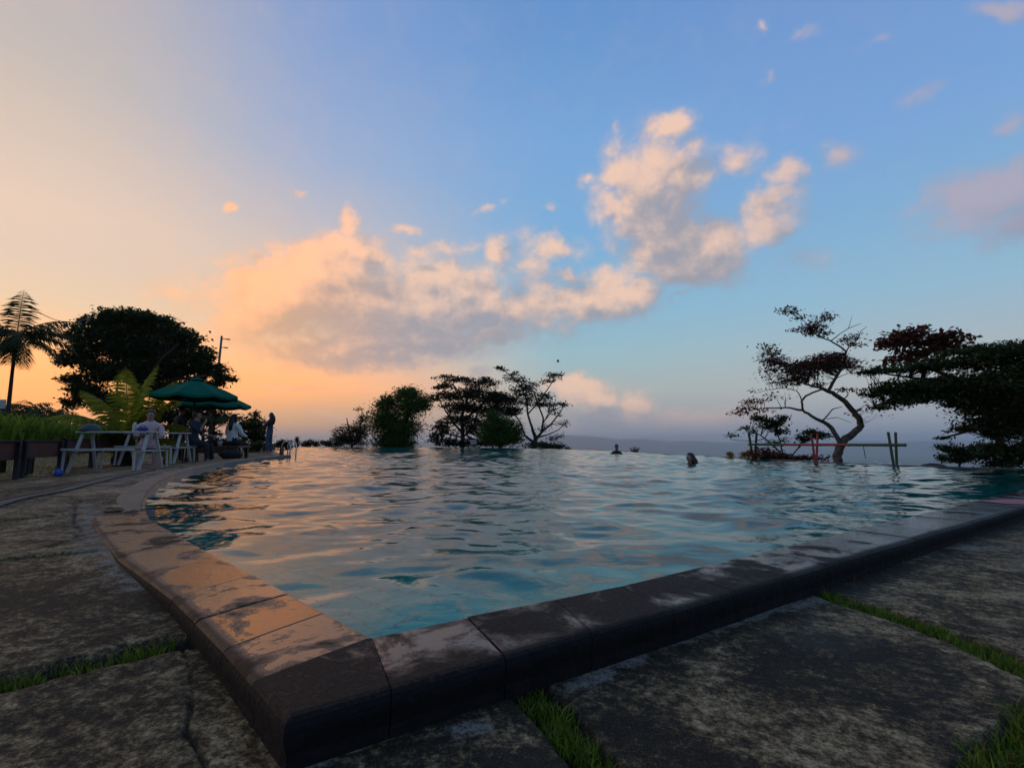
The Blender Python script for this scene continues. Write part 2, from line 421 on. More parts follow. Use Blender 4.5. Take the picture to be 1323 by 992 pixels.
M_base = mat('shaded_mossy_base', (0.007, 0.006, 0.006), 0.8, 0.5, 14, bump=0.5, spec=0.25)  # near black combines moss with painted shade on the coping's side face
M_kerb = mat('kerb_concrete', (0.05, 0.035, 0.024), 0.55, 0.45, 5.5, bump=0.4, bscale=60, second=(.13, .092, .065))
M_soil = mat('soil', (0.02, 0.014, 0.01), 0.95, 0.5, 10, bump=0.6)

def tile_mat(name, a, b_, grout, size, rough=0.3):
    m = bpy.data.materials.new(name); m.use_nodes = True; N = NT(m.node_tree); b = N.n['Principled BSDF']
    tc = N.new('ShaderNodeTexCoord'); O = N.mapping(tc.outputs['Object'], rot=(0, 0, R(34)))
    br = N.new('ShaderNodeTexBrick'); N.link(O, br.inputs['Vector']); br.offset = 0.0
    br.inputs['Scale'].default_value = 1.0; br.inputs['Brick Width'].default_value = size; br.inputs['Row Height'].default_value = size
    br.inputs['Mortar Size'].default_value = size * 0.03; br.inputs['Color1'].default_value = a + (1,); br.inputs['Color2'].default_value = b_ + (1,); br.inputs['Mortar'].default_value = grout + (1,)
    N.link(N.mix(N.mapr(N.noise(O, 2.5, 4), .35, .7, 0, .5), br.outputs['Color'], a + (1,)), b.inputs['Base Color']); b.inputs['Roughness'].default_value = rough
    return m
M_tile = tile_mat('pool_tile', (0.015, 0.50, 0.40), (0.015, 0.64, 0.48), (0.01, 0.28, 0.26), 0.2)
M_walltile = tile_mat('wall_tile', (0.03, 0.10, 0.12), (0.05, 0.13, 0.14), (0.02, 0.04, 0.05), 0.15)

def water_mat():
    m = bpy.data.materials.new('pool_water'); m.use_nodes = True; N = NT(m.node_tree); b = N.n['Principled BSDF']
    b.inputs['Base Color'].default_value = (0.75, 0.95, 0.97, 1); b.inputs['Roughness'].default_value = 0.0
    b.inputs['IOR'].default_value = 1.25; b.inputs['Transmission Weight'].default_value = 1.0
    tc = N.new('ShaderNodeTexCoord')
    h = N.math('ADD', N.noise(N.mapping(tc.outputs['Object'], sc=(0.8, 1.2, 1)), 7.0, 3, 0.5), N.math('MULTIPLY', N.noise(tc.outputs['Object'], 22.0, 2, 0.5), 0.18))
    bp = N.new('ShaderNodeBump'); bp.inputs['Strength'].default_value = 0.12; bp.inputs['Distance'].default_value = 0.03
    N.link(h, bp.inputs['Height']); N.link(bp.outputs[0], b.inputs['Normal'])
    va = N.new('ShaderNodeVolumeAbsorption'); va.inputs['Color'].default_value = (.02, .86, .88, 1); va.inputs['Density'].default_value = 1.0
    N.link(va.outputs[0], N.n['Material Output'].inputs['Volume'])
    return m
M_water = water_mat()

def land_mat():
    m = bpy.data.materials.new('hillside'); m.use_nodes = True; N = NT(m.node_tree); b = N.n['Principled BSDF']
    tc = N.new('ShaderNodeTexCoord'); O = tc.outputs['Object']
    far = N.noise(O, 0.004, 8, 0.65); near = N.noise(O, 0.8, 6, 0.6)
    c = N.mix(N.mapr(far, 0.35, 0.65), (0.025, 0.04, 0.018, 1), (0.09, 0.085, 0.055, 1))
    c = N.mix(N.mapr(near, 0.4, 0.7, 0, 0.6), c, (0.05, 0.065, 0.02, 1))
    N.link(c, b.inputs['Base Color']); b.inputs['Roughness'].default_value = 0.95
    return m
M_land = land_mat()

# ------------------------------------------------------------------ plan of the place
Z_W, Z_C, Z_K = 0.055, 0.072, 0.15
IN_L = [P(*p, Z_C) for p in [(186,654),(194,671),(237,695),(272,714),(328,742),(373,766),(420,790),(480,822)]]
OUT_L = [P(*p, Z_C) for p in [(117,664),(121,680),(150,720),(192,750),(221,772),(251,801),(287,838),(324,880)]]
CORNER = P(367, 930, Z_C)
IN_F = [P(*p, Z_C) for p in [(480,822),(603,796),(716,774),(799,757)]]
OUT_F = [P(*p, Z_C) for p in [(506,890),(654,848),(765,817),(872,788)]]
def dirn(a, b): return (Vector(b) - Vector(a)).normalized()
fi = dirn(IN_F[-1], P(1323, 631.6, Z_C)); fo = dirn(OUT_F[-1], P(1323, 655, Z_C))
for k in range(1, 37):
    IN_F.append(tuple(Vector(IN_F[3]) + fi * 0.32 * k)); OUT_F.append(tuple(Vector(OUT_F[3]) + fo * 0.325 * k))
KERB = [P(*p, Z_K) for p in [(183.5,646),(184.5,641),(187,636),(193,630),(205,621.5),(225,612),(250,605),(290,597),(330,591.7),(375,587.5)]]
FAR = [P(*p, Z_W) for p in [(377,577.5),(470,577.6),(560,578),(660,579),(735,580.5),(800,583),(860,587),(910,589.5),(960,592),(1010,595),(1060,598),(1120,600.7),(1180,603),(1250,605.2),(1323,607)]] + [(11.2, 8.55), (13.2, 9.2)]
DECK_END = [(-7.35, 15.55), (-11.3, 22.5), (-21.5, 43.4)]
def mid(a, b, t): return tuple(Vector(a) * (1 - t) + Vector(b) * t)
MID = [mid(a, b, .35) for a, b in zip(IN_L, OUT_L)] + [mid(IN_L[-1], CORNER, .35)] + [mid(a, b, .35) for a, b in zip(IN_F, OUT_F)]
WATER_POLY = np.array([(KERB[0][0] - .12, KERB[0][1] - .03)] + MID[:-3] + FAR[::-1] + DECK_END[::-1] + [(x - .15, y + .02) for x, y in KERB[::-1]])
MID2 = [mid(a, b, .8) for a, b in zip(IN_L, OUT_L)] + [mid(IN_L[-1], CORNER, .8)] + [mid(a, b, .8) for a, b in zip(IN_F, OUT_F)]
OFF_POLY = np.array(MID2 + [(60, 40), (10, 90), (-26, 60)] + DECK_END[::-1] + [(x - (.12 if k > 4 else .05), y + .02) for k, (x, y) in list(enumerate(KERB))[::-1]])

def inside(poly, X, Y):
    r = np.zeros(X.shape, bool); n = len(poly); j = n - 1
    for i in range(n):
        xi, yi = poly[i]; xj, yj = poly[j]
        c = ((yi > Y) != (yj > Y)) & (X < (xj - xi) * (Y - yi) / (yj - yi + 1e-12) + xi)
        r ^= c; j = i
    return r
def pdist(line, X, Y):
    d = np.full(X.shape, 1e9)
    for (ax, ay), (bx, by) in zip(line[:-1], line[1:]):
        ux, uy = bx - ax, by - ay; L = ux * ux + uy * uy + 1e-12
        t = np.clip(((X - ax) * ux + (Y - ay) * uy) / L, 0, 1)
        d = np.minimum(d, np.hypot(X - ax - t * ux, Y - ay - t * uy))
    return d
_deck = np.array([(-3,1,-.01),(0,.5,-.03),(0,-3,-.03),(1.5,1.6,-.03),(3,1,-.03),(5,3,-.03),(9,5,-.03),(-5,1.5,-.03),(-5,-4,-.03),(-2.95,3.1,.03),(-3.1,3.9,.10),(-3.6,4.8,.13),(-4.4,6.2,.135),(-5.3,7.8,.135),(-6.3,10,.135),(-7.2,12.5,.135),(-7.8,15,.135),(-10.2,20,.12),(-13,24,.12),
    (-4,3.2,-.0),(-5,4.5,.02),(-6,6,.02),(-6.5,8.8,.0),(-8.2,8.8,-.04),(-7.5,10,-.03),(-9.3,9.2,-.11),(-8.4,7.6,-.11),(-7,6,-.06),(-8.6,12.8,-.05),(-9.5,14,-.04),(-10.5,13,-.10),(-12,9,-.12),(-14,14,-.1),(-15,20,0),(-20,15,-.1),(-20,30,0)])
_k = [Vector(p) for p in KERB]; _extra = []
for _i, _p in enumerate(_k):
    _t = (_k[min(_i + 1, len(_k) - 1)] - _k[max(_i - 1, 0)]).normalized(); _n = Vector((-_t.y, _t.x))
    _zk = Z_K - .015 - .06 * max(0, 1 - _i / 3.6)
    for _o in (.15, .35): _extra.append((_p.x + _n.x * _o, _p.y + _n.y * _o, _zk))
_deck = np.vstack([_deck, np.array(_extra)])
def deck_z(X, Y):
    X = np.asarray(X, float); Y = np.asarray(Y, float); num = 0; den = 0
    for x, y, z in _deck:
        s = 0.18 + 0.04 * math.hypot(x, y)
        w = 1.0 / ((X - x) ** 2 + (Y - y) ** 2 + s * s) ** 2
        num = num + w * z; den = den + w
    return num / den
def dz1(x, y): return float(deck_z(x, y))

def vnoise(X, Y, seed, scale, octaves=4):
    r = np.random.default_rng(seed); out = np.zeros(X.shape); amp = 1.0; tot = 0
    for o in range(octaves):
        for k in range(5):
            a = r.uniform(0, 6.283); ph = r.uniform(0, 6.283); fr = scale * 2 ** o * r.uniform(.7, 1.3)
            out += amp * np.sin((X * math.cos(a) + Y * math.sin(a)) * fr + ph + 1.3 * np.sin((X * math.sin(a) - Y * math.cos(a)) * fr * .7 + ph * 2)) / 5
        tot += amp; amp *= .55
    return out / tot

# ---- paving: one sheet, with joints and cracks cut into it
def build_paving():
    na, nr = 820, 560
    az = np.radians(np.linspace(-112, 112, na)); r = 0.42 * np.exp(np.linspace(0, math.log(32 / .42), nr))
    A, RR = np.meshgrid(az, r); X = (RR * np.sin(A)).ravel(); Y = (RR * np.cos(A)).ravel()
    Z = deck_z(X, Y)
    Z += 0.006 * vnoise(X, Y, 3, 2.2, 4) + 0.0025 * vnoise(X, Y, 5, 14, 3)
    soil = np.zeros_like(X); pale = np.zeros_like(X); moss_dark = np.zeros_like(X)
    def px(line, z=-.02): return [P(a, b, z) for a, b in line]
    jit = 0.012 * vnoise(X, Y, 9, 9, 4) + 0.008 * vnoise(X, Y, 10, 40, 2)
    joints = [(px([(-60,905),(0,895),(60,880),(130,862),(215,842),(250,836)]), .050, .035), (px([(-60,752),(0,745),(60,740),(118,733)]), .03, .02),
              (px([(-60,697),(0,691),(60,685),(96,681)]), .020, .02), (px([(58,659),(123,653)]), .016, .012),
              (px([(684,884),(706,910),(745,950),(790,1010),(850,1090)]), .052, .03), (px([(1058,762),(1100,776),(1150,790),(1240,822),(1323,860),(1420,905)]), .052, .03),
              (px([(1262,1080),(1300,1010),(1340,960),(1400,905)]), .075, .03)]
    for line, w, depth in joints:
        d = pdist(line, X, Y) + jit
        k = np.clip((w - d) / .014, 0, 1); Z -= depth * k; soil = np.maximum(soil, k)
    cracks = [(px([(106,663),(97,672),(94,690),(103,701),(96,714),(80,722),(60,728)]), .009, .014), (px([(236,846),(246,870),(249,905),(241,938),(258,965),(272,990),(272,1040)]), .006, .014),
              (px([(330,930),(296,960),(270,975)]), .004, .008), (px([(0,640),(60,628),(90,622)]), .008, .01)]
    for line, w, depth in cracks:
        d = pdist(line, X, Y) + jit * .8
        k = np.clip((w - d) / .006, 0, 1); Z -= depth * k; soil = np.maximum(soil, k * .9)
    # pale mortar beside the coping stones, a painted puddle sheen, mossy and darker patches
    def blob(px_, py_, rx, ry, arr, val):
        x0, y0 = P(px_, py_, -.02); k = np.exp(-(((X - x0) / rx) ** 2 + ((Y - y0) / ry) ** 2)); np.maximum(arr, val * k, out=arr)
    d = pdist(px([(722,888),(790,855),(860,828),(960,795),(1068,766)]), X, Y); pale = np.maximum(pale, .78 * np.exp(-(d / .055) ** 2))
    d = pdist(px([(380,1000),(440,965),(520,925)]), X, Y); pale = np.maximum(pale, .7 * np.exp(-(d / .05) ** 2))
    d = pdist(px([(112,672),(112,700),(140,740),(175,775)]), X, Y); pale = np.maximum(pale, .62 * np.exp(-(d / .16) ** 2))
    for b in [(1260,708,.6,.2),(1180,716,.35,.15),(1246,722,.12,.05),(1320,715,.5,.12),(60,672,.8,.12),(600,935,.12,.05),(80,705,.4,.15)]: blob(*b, pale, .55)  # the small one at right paints a puddle's bright reflection as pale colour
    for b in [(60,800,.55,.16),(150,800,.3,.12),(690,980,.14,.07),(850,960,.2,.15),(150,640,1.5,.5),(1050,830,.3,.2)]: blob(*b, moss_dark, 1.0)  # darkens these slab areas, the small round patch in front too
    d = pdist([mid(a, b, 1.08) for a, b in zip(IN_F[:30], OUT_F[:30])] + [], X, Y); moss_dark = np.maximum(moss_dark, np.exp(-(d / .07) ** 2) * (1 - pale))
    d = pdist([(x - .45, y) for x, y in KERB[3:]], X, Y); pale = np.maximum(pale, .5 * np.exp(-(d / .45) ** 2))
    keep_v = ~inside(OFF_POLY, X, Y)
    i = np.arange(nr * na).reshape(nr, na)
    Fq = np.stack([i[:-1, :-1], i[1:, :-1], i[1:, 1:], i[:-1, 1:]], -1).reshape(-1, 4)
    Fq = Fq[keep_v[Fq].any(1)]
    used = np.unique(Fq); remap = np.full(nr * na, -1); remap[used] = np.arange(len(used))
    o = np_mesh('paving', np.stack([X, Y, Z], 1)[used], remap[Fq][:, ::-1], M_pave, smooth=True)
    ca = o.data.color_attributes.new('wear', 'FLOAT_COLOR', 'POINT')
    cols = np.stack([pale, np.clip(moss_dark, 0, 1), soil, np.ones_like(X)], 1)[used].astype(np.float32)
    ca.data.foreach_set('color', cols.ravel())
    tag(o, kind='structure')
    return joints
JOINTS = build_paving()

# ---- terrain: one sheet to the horizon, hilltop falling to a plain
def hill_h(A, RR):
    # ridge crest height above the plain by bearing, as the skyline shows it
    return 0
def terrain_z(X, Y):
    RR = np.hypot(X, Y); A = np.degrees(np.arctan2(X, Y))
    left = 1 - np.clip((A + 31) / 8, 0, 1); left = np.where(np.abs(A) > 100, 1.0, left)
    right = np.clip((A - 62) / 12, 0, 1)
    flat = np.maximum(left, right)
    start = 8 + flat * 62
    t = np.clip((RR - start) / 900, 0, 1)
    z = -0.16 - (1 - flat) * np.clip((RR - 1) / 4, 0, 1) * 2.6 - 260 * (1 - (1 - t) ** 2.2)
    return z
def build_terrain():
    na, nr = 300, 170
    az = np.radians(np.linspace(-180, 180, na)); r = np.concatenate([[0.3], 0.6 * np.exp(np.linspace(0, math.log(30000 / .6), nr - 1))])
    A, RR = np.meshgrid(az, r); X = (RR * np.sin(A)).ravel(); Y = (RR * np.cos(A)).ravel()
    Z = terrain_z(X, Y)
    Z = np.where(np.hypot(X, Y) > 60, Z + np.clip(np.hypot(X, Y) / 600, 0, 1) * 12 * vnoise(X, Y, 21, 0.004, 4), Z)
    pool = inside(WATER_POLY, X, Y); Z = np.where(pool, np.minimum(Z, -3.2), Z)
    i = np.arange(nr * na).reshape(nr, na)
    Fq = np.stack([i[:-1, :-1], i[:-1, 1:], i[1:, 1:], i[1:, :-1]], -1).reshape(-1, 4)
    o = np_mesh('terrain', np.stack([X, Y, Z], 1), Fq, M_land, smooth=True); tag(o, kind='structure')
build_terrain()

def build_hills():
    prof = [(560,571),(640,569),(690,566),(735,563.0),(762,564.5),(800,568.5),(830,567.5),(865,571),(900,570.5),(940,572),(990,570),(1040,572.5),(1100,570),(1160,571.5),(1230,568.5),(1323,570),(1420,567)]
    for d, jit, off, seed in ((11500, 1.0, 0, 31), (19000, 1.2, -1.5, 37)):
        xs = np.linspace(420, 1440, 260)
        ys = np.interp(xs, [p[0] for p in prof], [p[1] for p in prof]) + off
        ys = ys + jit * vnoise(xs, xs * 0 + seed, seed, .06, 4) * 1.3
        V = []; n = len(xs)
        rows = [(0.78, -1.0), (0.86, .25), (0.93, .72), (1.0, 1.0), (1.07, .6), (1.2, -1.0)]
        for k, (rd, hh) in enumerate(rows):
            for j, (x, y) in enumerate(zip(xs, ys)):
                c = Q(x, y, d); top = c.z; base = -285
                z = base if hh < 0 else base + (top - base) * hh + (25 * math.sin(j * .35 + k * 2) if 0 < hh < 1 else 0)
                V.append((c.x * rd, c.y * rd, z))
        i = np.arange(len(rows) * n).reshape(len(rows), n)
        Fq = np.stack([i[:-1, :-1], i[:-1, 1:], i[1:, 1:], i[1:, :-1]], -1).reshape(-1, 4)
        o = np_mesh('hills', V, Fq, M_land, smooth=True); tag(o, kind='structure')
build_hills()

def build_town():
    M = mat('town_walls', (0.55, 0.52, 0.48), 0.7, 0.3, 0.01)
    mb = MB(); r = random.Random(5)
    for k in range(420):
        a = R(r.uniform(0, 52)); d = r.uniform(2600, 8200); x, y = d * math.sin(a), d * math.cos(a)
        z = float(terrain_z(np.array([x]), np.array([y]))[0]); s = r.uniform(8, 26)
        h = r.uniform(6, 16)
        mb.box((x, y, z + h / 2 + 6), (s, s * .7, h + 12), r.uniform(0, 3))
    o = mb.build('town', M); tag(o, 'pale specks of a town scattered over the hazy plain below the hill', 'town', kind='stuff')
build_town()

# ---- pool
def build_pool():
    poly = WATER_POLY; V = []; Fc = []; n = len(poly)
    for x, y in poly: V += [(x, y, Z_W - .02), (x, y, -2.6)]
    for i in range(n):
        j = (i + 1) % n; Fc.append((2 * i, 2 * j, 2 * j + 1, 2 * i + 1))
    tag(mesh_obj('pool_basin', V, Fc, M_tile), kind='structure')
    xs = np.arange(-24, 15, .15); ys = np.concatenate([np.arange(.6, 9, .1), np.arange(9, 46, .5)])
    X, Y = np.meshgrid(xs, ys); t = np.clip((Y - 1.6 + .12 * X) / 5.0, 0, 1); Z = -.50 - 1.9 * t * t * (3 - 2 * t)
    m, k = X.shape; keep = inside(poly, X, Y).ravel(); i = np.arange(m * k).reshape(m, k)
    Fq = np.stack([i[:-1, :-1], i[:-1, 1:], i[1:, 1:], i[1:, :-1]], -1).reshape(-1, 4); Fq = Fq[keep[Fq].any(1)]
    used = np.unique(Fq); remap = np.full(m * k, -1); remap[used] = np.arange(len(used))
    tag(np_mesh('pool_floor', np.stack([X.ravel(), Y.ravel(), Z.ravel()], 1)[used], remap[Fq], M_tile, smooth=True), kind='structure')

def build_water():
    na, nr = 760, 900
    az = np.radians(np.linspace(-60, 60, na)); r = 1.0 * np.exp(np.linspace(0, math.log(52), nr))
    A, RR = np.meshgrid(az, r); X = (RR * np.sin(A)).ravel(); Y = (RR * np.cos(A)).ravel(); RR = RR.ravel()
    Z = np.full(X.shape, Z_W)
    w = np.random.default_rng(4)
    cell = RR * 0.0044
    for k in range(110):
        lam = float(np.exp(w.uniform(math.log(.11), math.log(1.5)))); kk = 2 * math.pi / lam
        th = w.normal(R(96), R(40)) if k % 4 else w.uniform(0, 6.28)
        slope = (0.0195 * (lam / .6) ** 0.25 if lam < 1.1 else 0.016) * (.75 if lam < .25 else 1)
        amp = slope / kk
        ph = w.uniform(0, 6.28)
        fade = np.clip((lam - 2.5 * cell) / (2.5 * cell), 0, 1)
        Z += amp * fade * np.sin(kk * (X * math.cos(th) + Y * math.sin(th)) + ph + .8 * np.sin(kk * .31 * (X * math.sin(th) - Y * math.cos(th)) + ph * 3))
    # gusts: calmer and livelier patches
    gust = .75 + .45 * vnoise(X, Y, 55, .8, 3)
    Z = Z_W + (Z - Z_W) * gust * (.35 + .65 * np.clip(pdist(MID, X, Y) / .8, 0, 1))
    # rings spreading from the nearer swimmer
    sx, sy = SWIM1; d = np.hypot(X - sx, Y - sy)
    Z += .02 * np.exp(-d / 1.0) * np.sin(d * 12) * np.clip(d / .25, 0, 1)
    keep = inside(WATER_POLY, X, Y)
    i = np.arange(nr * na).reshape(nr, na)
    Fq = np.stack([i[:-1, :-1], i[:-1, 1:], i[1:, 1:], i[1:, :-1]], -1).reshape(-1, 4)
    Fq = Fq[keep[Fq].all(1)]
    used = np.unique(Fq); remap = np.full(nr * na, -1); remap[used] = np.arange(len(used))
    o = np_mesh('water', np.stack([X, Y, Z], 1)[used], remap[Fq], M_water, smooth=True)
    tag(o, kind='structure')
SWIM1 = Q(893, 598, 11.4).xy
build_pool(); build_water()

def build_coping():
    r = random.Random(3); V = []; Fc = []; MI = []; C = []
    # cross-section: t from water side (0) to outer side (1), z
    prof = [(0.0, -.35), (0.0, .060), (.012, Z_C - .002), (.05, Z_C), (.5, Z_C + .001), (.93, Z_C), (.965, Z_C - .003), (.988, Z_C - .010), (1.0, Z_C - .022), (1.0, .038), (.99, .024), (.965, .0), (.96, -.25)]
    def block(ia, oa, ib, ob, tone, wet, ga=1, gb=1):
        ia, oa, ib, ob = map(Vector, (ia, oa, ib, ob)); g = .0013
        L = (ib - ia).length; L2 = (ob - oa).length
        ia2 = ia + (ib - ia) * (ga * g / L); ib2 = ib - (ib - ia) * (gb * g / L); oa2 = oa + (ob - oa) * (ga * g / L2); ob2 = ob - (ob - oa) * (gb * g / L2)
        o = len(V); ns = 5; m = len(prof); lift = r.uniform(-.002, .002) if ga and gb else 0
        for s in range(ns):
            u = (0, .012, .5, .988, 1)[s]; dip = -.0012 if (s == 0 and ga) or (s == ns - 1 and gb) else 0
            a = ia2 + (ib2 - ia2) * u; b = oa2 + (ob2 - oa2) * u
            for k, (t, z) in enumerate(prof):
                p = a + (b - a) * t; V.append((p.x, p.y, z + lift + (dip if 2 <= k <= 8 else 0)))
                C.append((tone, wet, t, 1))
        for s in range(ns - 1):
            for k in range(m - 1):
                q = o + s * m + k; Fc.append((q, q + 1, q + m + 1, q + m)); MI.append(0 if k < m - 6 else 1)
        Fc.append(tuple(o + k for k in range(m))); MI.append(0)
        Fc.append(tuple(o + (ns - 1) * m + k for k in range(m))[::-1]); MI.append(0)
    wl = [.50, .50, .58, .66, .58, .68, .52]
    tl = [.9, .75, .6, .9, .75, .95, .75]
    for i in range(len(IN_L) - 1): block(IN_L[i], OUT_L[i], IN_L[i + 1], OUT_L[i + 1], tl[i], wl[i])
    # corner stone: two wedges meeting at the mitre
    e = .0006
    c_in = IN_L[-1]
    block(Vector(c_in) + Vector((-e, -e)), OUT_L[-1], Vector(c_in) + Vector((e, -e)), CORNER, .3, .30, 1, 0)
    block(Vector(c_in) + Vector((e, -e)), CORNER, Vector(c_in) + Vector((2 * e, 0)), OUT_F[0], .3, .30, 0, 1)
    wf = [.42, .40, .36, .40, .45, .45, .5, .6, .65, .7]
    for i in range(len(IN_F) - 1):
        block(IN_F[i], OUT_F[i], IN_F[i + 1], OUT_F[i + 1], r.uniform(.0, .4), wf[i] if i < len(wf) else r.uniform(.5, .8))
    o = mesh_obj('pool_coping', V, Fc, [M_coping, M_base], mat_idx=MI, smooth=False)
    bm = bmesh.new(); bm.from_mesh(o.data); bmesh.ops.recalc_face_normals(bm, faces=bm.faces); bm.to_mesh(o.data); bm.free()
    ca = o.data.color_attributes.new('wear', 'FLOAT_COLOR', 'POINT')
    ca.data.foreach_set('color', np.array(C, dtype=np.float32).ravel())
    tag(o, kind='structure')
    # raised kerb along the deck side
    n = len(KERB); V = []; Fc = []; MI = []
    pts = []
    K = [Vector(p) for p in KERB]
    fine = []
    for a, b in zip(K[:-1], K[1:]):
        for t in np.linspace(0, 1, 6)[:-1]: fine.append(a.lerp(b, t))
    fine.append(K[-1])
    prof = [(0.0, -.6, 1), (0.0, Z_K - .02, 1), (.015, Z_K - .004, 0), (.04, Z_K, 0), (.26, Z_K, 0), (.34, Z_K - .01, 0), (.36, Z_K - .2, 0)]
    for i, p in enumerate(fine):
        t = (fine[min(i + 1, len(fine) - 1)] - fine[max(i - 1, 0)]).normalized(); nrm = Vector((-t.y, t.x))
        wsc = min(.55, .34 + i * .02)
        for off, z, _ in prof:
            q = p + nrm * off * wsc; V.append((q.x, q.y, z - (.072 * max(0, 1 - i / 18) if z > 0 else 0)))
    m = len(prof)
    for i in range(len(fine) - 1):
        for k in range(m - 1):
            q = i * m + k; Fc.append((q, q + 1, q + m + 1, q + m)); MI.append(1 if k == 0 else 0)
    Fc.append(tuple(range(m))); MI.append(0); Fc.append(tuple((len(fine) - 1) * m + k for k in range(m))[::-1]); MI.append(0)
    o = mesh_obj('pool_kerb', V, Fc, [M_kerb, M_walltile], mat_idx=MI); tag(o, kind='structure')
    # return of the deck edge beyond the kerb end
    V = []; Fc = []
    for (x, y) in [KERB[-1]] + DECK_END:
        for dx, z in ((.02, -.6), (.02, .13), (-.35, .14), (-.35, -.6)): V.append((x + dx, y + .02, z))
    for i in range(3):
        for k in range(3): q = i * 4 + k; Fc.append((q, q + 1, q + 5, q + 4))
    Fc.append((0, 1, 2, 3))
    o = mesh_obj('pool_kerb', V, Fc, M_kerb); tag(o, kind='structure')
    # weir wall along the infinity edge
    V = []; Fc = []; ff = [Vector(p) for p in FAR]
    for i, p in enumerate(ff):
        t = (ff[min(i + 1, len(ff) - 1)] - ff[max(i - 1, 0)]).normalized(); nrm = Vector((-t.y, t.x))
        lip = Z_W + .014 + (.01 if p.y < 16 else 0)
        for off, z in ((-.0, -1.2), (-.0, lip - .006), (.015, lip), (.15, lip), (.17, lip - .015), (.2, -3.2)): V.append((p.x + nrm.x * off, p.y + nrm.y * off, z))
    for i in range(len(ff) - 1):
        for k in range(5): q = i * 6 + k; Fc.append((q, q + 1, q + 7, q + 6))
    o = mesh_obj('infinity_edge', V, Fc, mat('edge_stone', (.03, .032, .034), .5, .4, 6)); tag(o, kind='structure')
    # slotted drain across the deck
    line = [P(*p, z) for p, z in (((-80, 688), -.03), ((0, 668), -.02), ((70, 652), -.0), ((130, 632.5), .01), ((165, 623), .01), ((192, 615.5), .03))]
    f2 = []
    for a, b in zip(line[:-1], line[1:]):
        for t in np.linspace(0, 1, 12)[:-1]: f2.append(Vector(a).lerp(Vector(b), t))
    mb = MB()
    for off, w in ((-.085, .022), (.0, .05), (.085, .022)):
        V = []; Fc = []
        for i, p in enumerate(f2):
            t = (f2[min(i + 1, len(f2) - 1)] - f2[max(i - 1, 0)]).normalized(); nrm = Vector((-t.y, t.x))
            for s, z in ((-1, -.03), (-1, .016 if off else .010), (1, .016 if off else .010), (1, -.03)):
                q = p + nrm * (off + s * w); V.append((q.x, q.y, dz1(q.x, q.y) + z))
        for i in range(len(f2) - 1):
            for k in range(3): q = i * 4 + k; Fc.append((q, q + 1, q + 5, q + 4))
        mb.add(V, Fc)
    o = mb.build('drain_channel', mat('drain_stone', (.045, .04, .036), .75, .4, 12, bump=.4)); tag(o, kind='structure')
build_coping()

# puddles lying on stone and slab
def puddle(px, py, rx, ry, z, seed, rz=0):
    x, y = P(px, py, z); r = random.Random(seed); V = [(x, y, z)]; n = 40
    ph = [r.uniform(0, 6.28) for _ in range(6)]
    for k in range(n):
        a = 2 * math.pi * k / n; q = 1 + .16 * math.sin(2 * a + ph[0]) + .14 * math.sin(3 * a + ph[1]) + .10 * math.sin(5 * a + ph[2]) + .07 * math.sin(9 * a + ph[3])
        u, v = rx * q * math.cos(a), ry * q * math.sin(a)
        V.append((x + u * math.cos(rz) - v * math.sin(rz), y + u * math.sin(rz) + v * math.cos(rz), z))
    Fc = [(0, k + 1, (k + 1) % n + 1) for k in range(n)]
    m = mat('puddle_water', (.012, .012, .014), .06, .2, 6, spec=.07)
    tag(mesh_obj('puddle', V, Fc, m), kind='structure')

# small flat red patch on the coping
def red_patch():
    pts = [P(*p, Z_C + .005) for p in [(1262,646.5),(1300,650.5),(1345,652),(1345,646),(1300,644.5)]]
    tag(mesh_obj('red_patch', [(x, y, Z_C + .005) for x, y in pts], [tuple(range(5))], mat('flat_red', (.35, .05, .06), .4, .4, 20)), kind='structure')
red_patch()

# ------------------------------------------------------------------ vegetation
def leaf_mesh(name, C, size, mt, parent, flat=0.5, aspect=0.5, droop=0.0, seed=0):
    """C (n,3) leaf positions; every leaf a folded lozenge"""
    g = np.random.default_rng(seed); n = len(C); C = np.asarray(C, float)
    a = g.uniform(0, 2 * math.pi, n); tilt = g.normal(0, flat, n) - droop
    d = np.stack([np.cos(a) * np.cos(tilt), np.sin(a) * np.cos(tilt), np.sin(tilt)], 1)
    up = np.stack([g.normal(0, flat * .8, n), g.normal(0, flat * .8, n), np.ones(n)], 1)
    s = np.cross(d, up); s /= np.linalg.norm(s, axis=1, keepdims=True) + 1e-9
    nn = np.cross(s, d)
    L = size * g.uniform(.6, 1.35, n)[:, None]; W = L * aspect * .5
    base = C - d * L * .5; tip = C + d * L * .5
    l = C + s * W + nn * L * .06; r = C - s * W + nn * L * .06
    V = np.stack([base, l, tip, r], 1).reshape(-1, 3)
    return np_mesh(name, V, np.arange(4 * n).reshape(n, 4), mt, parent)

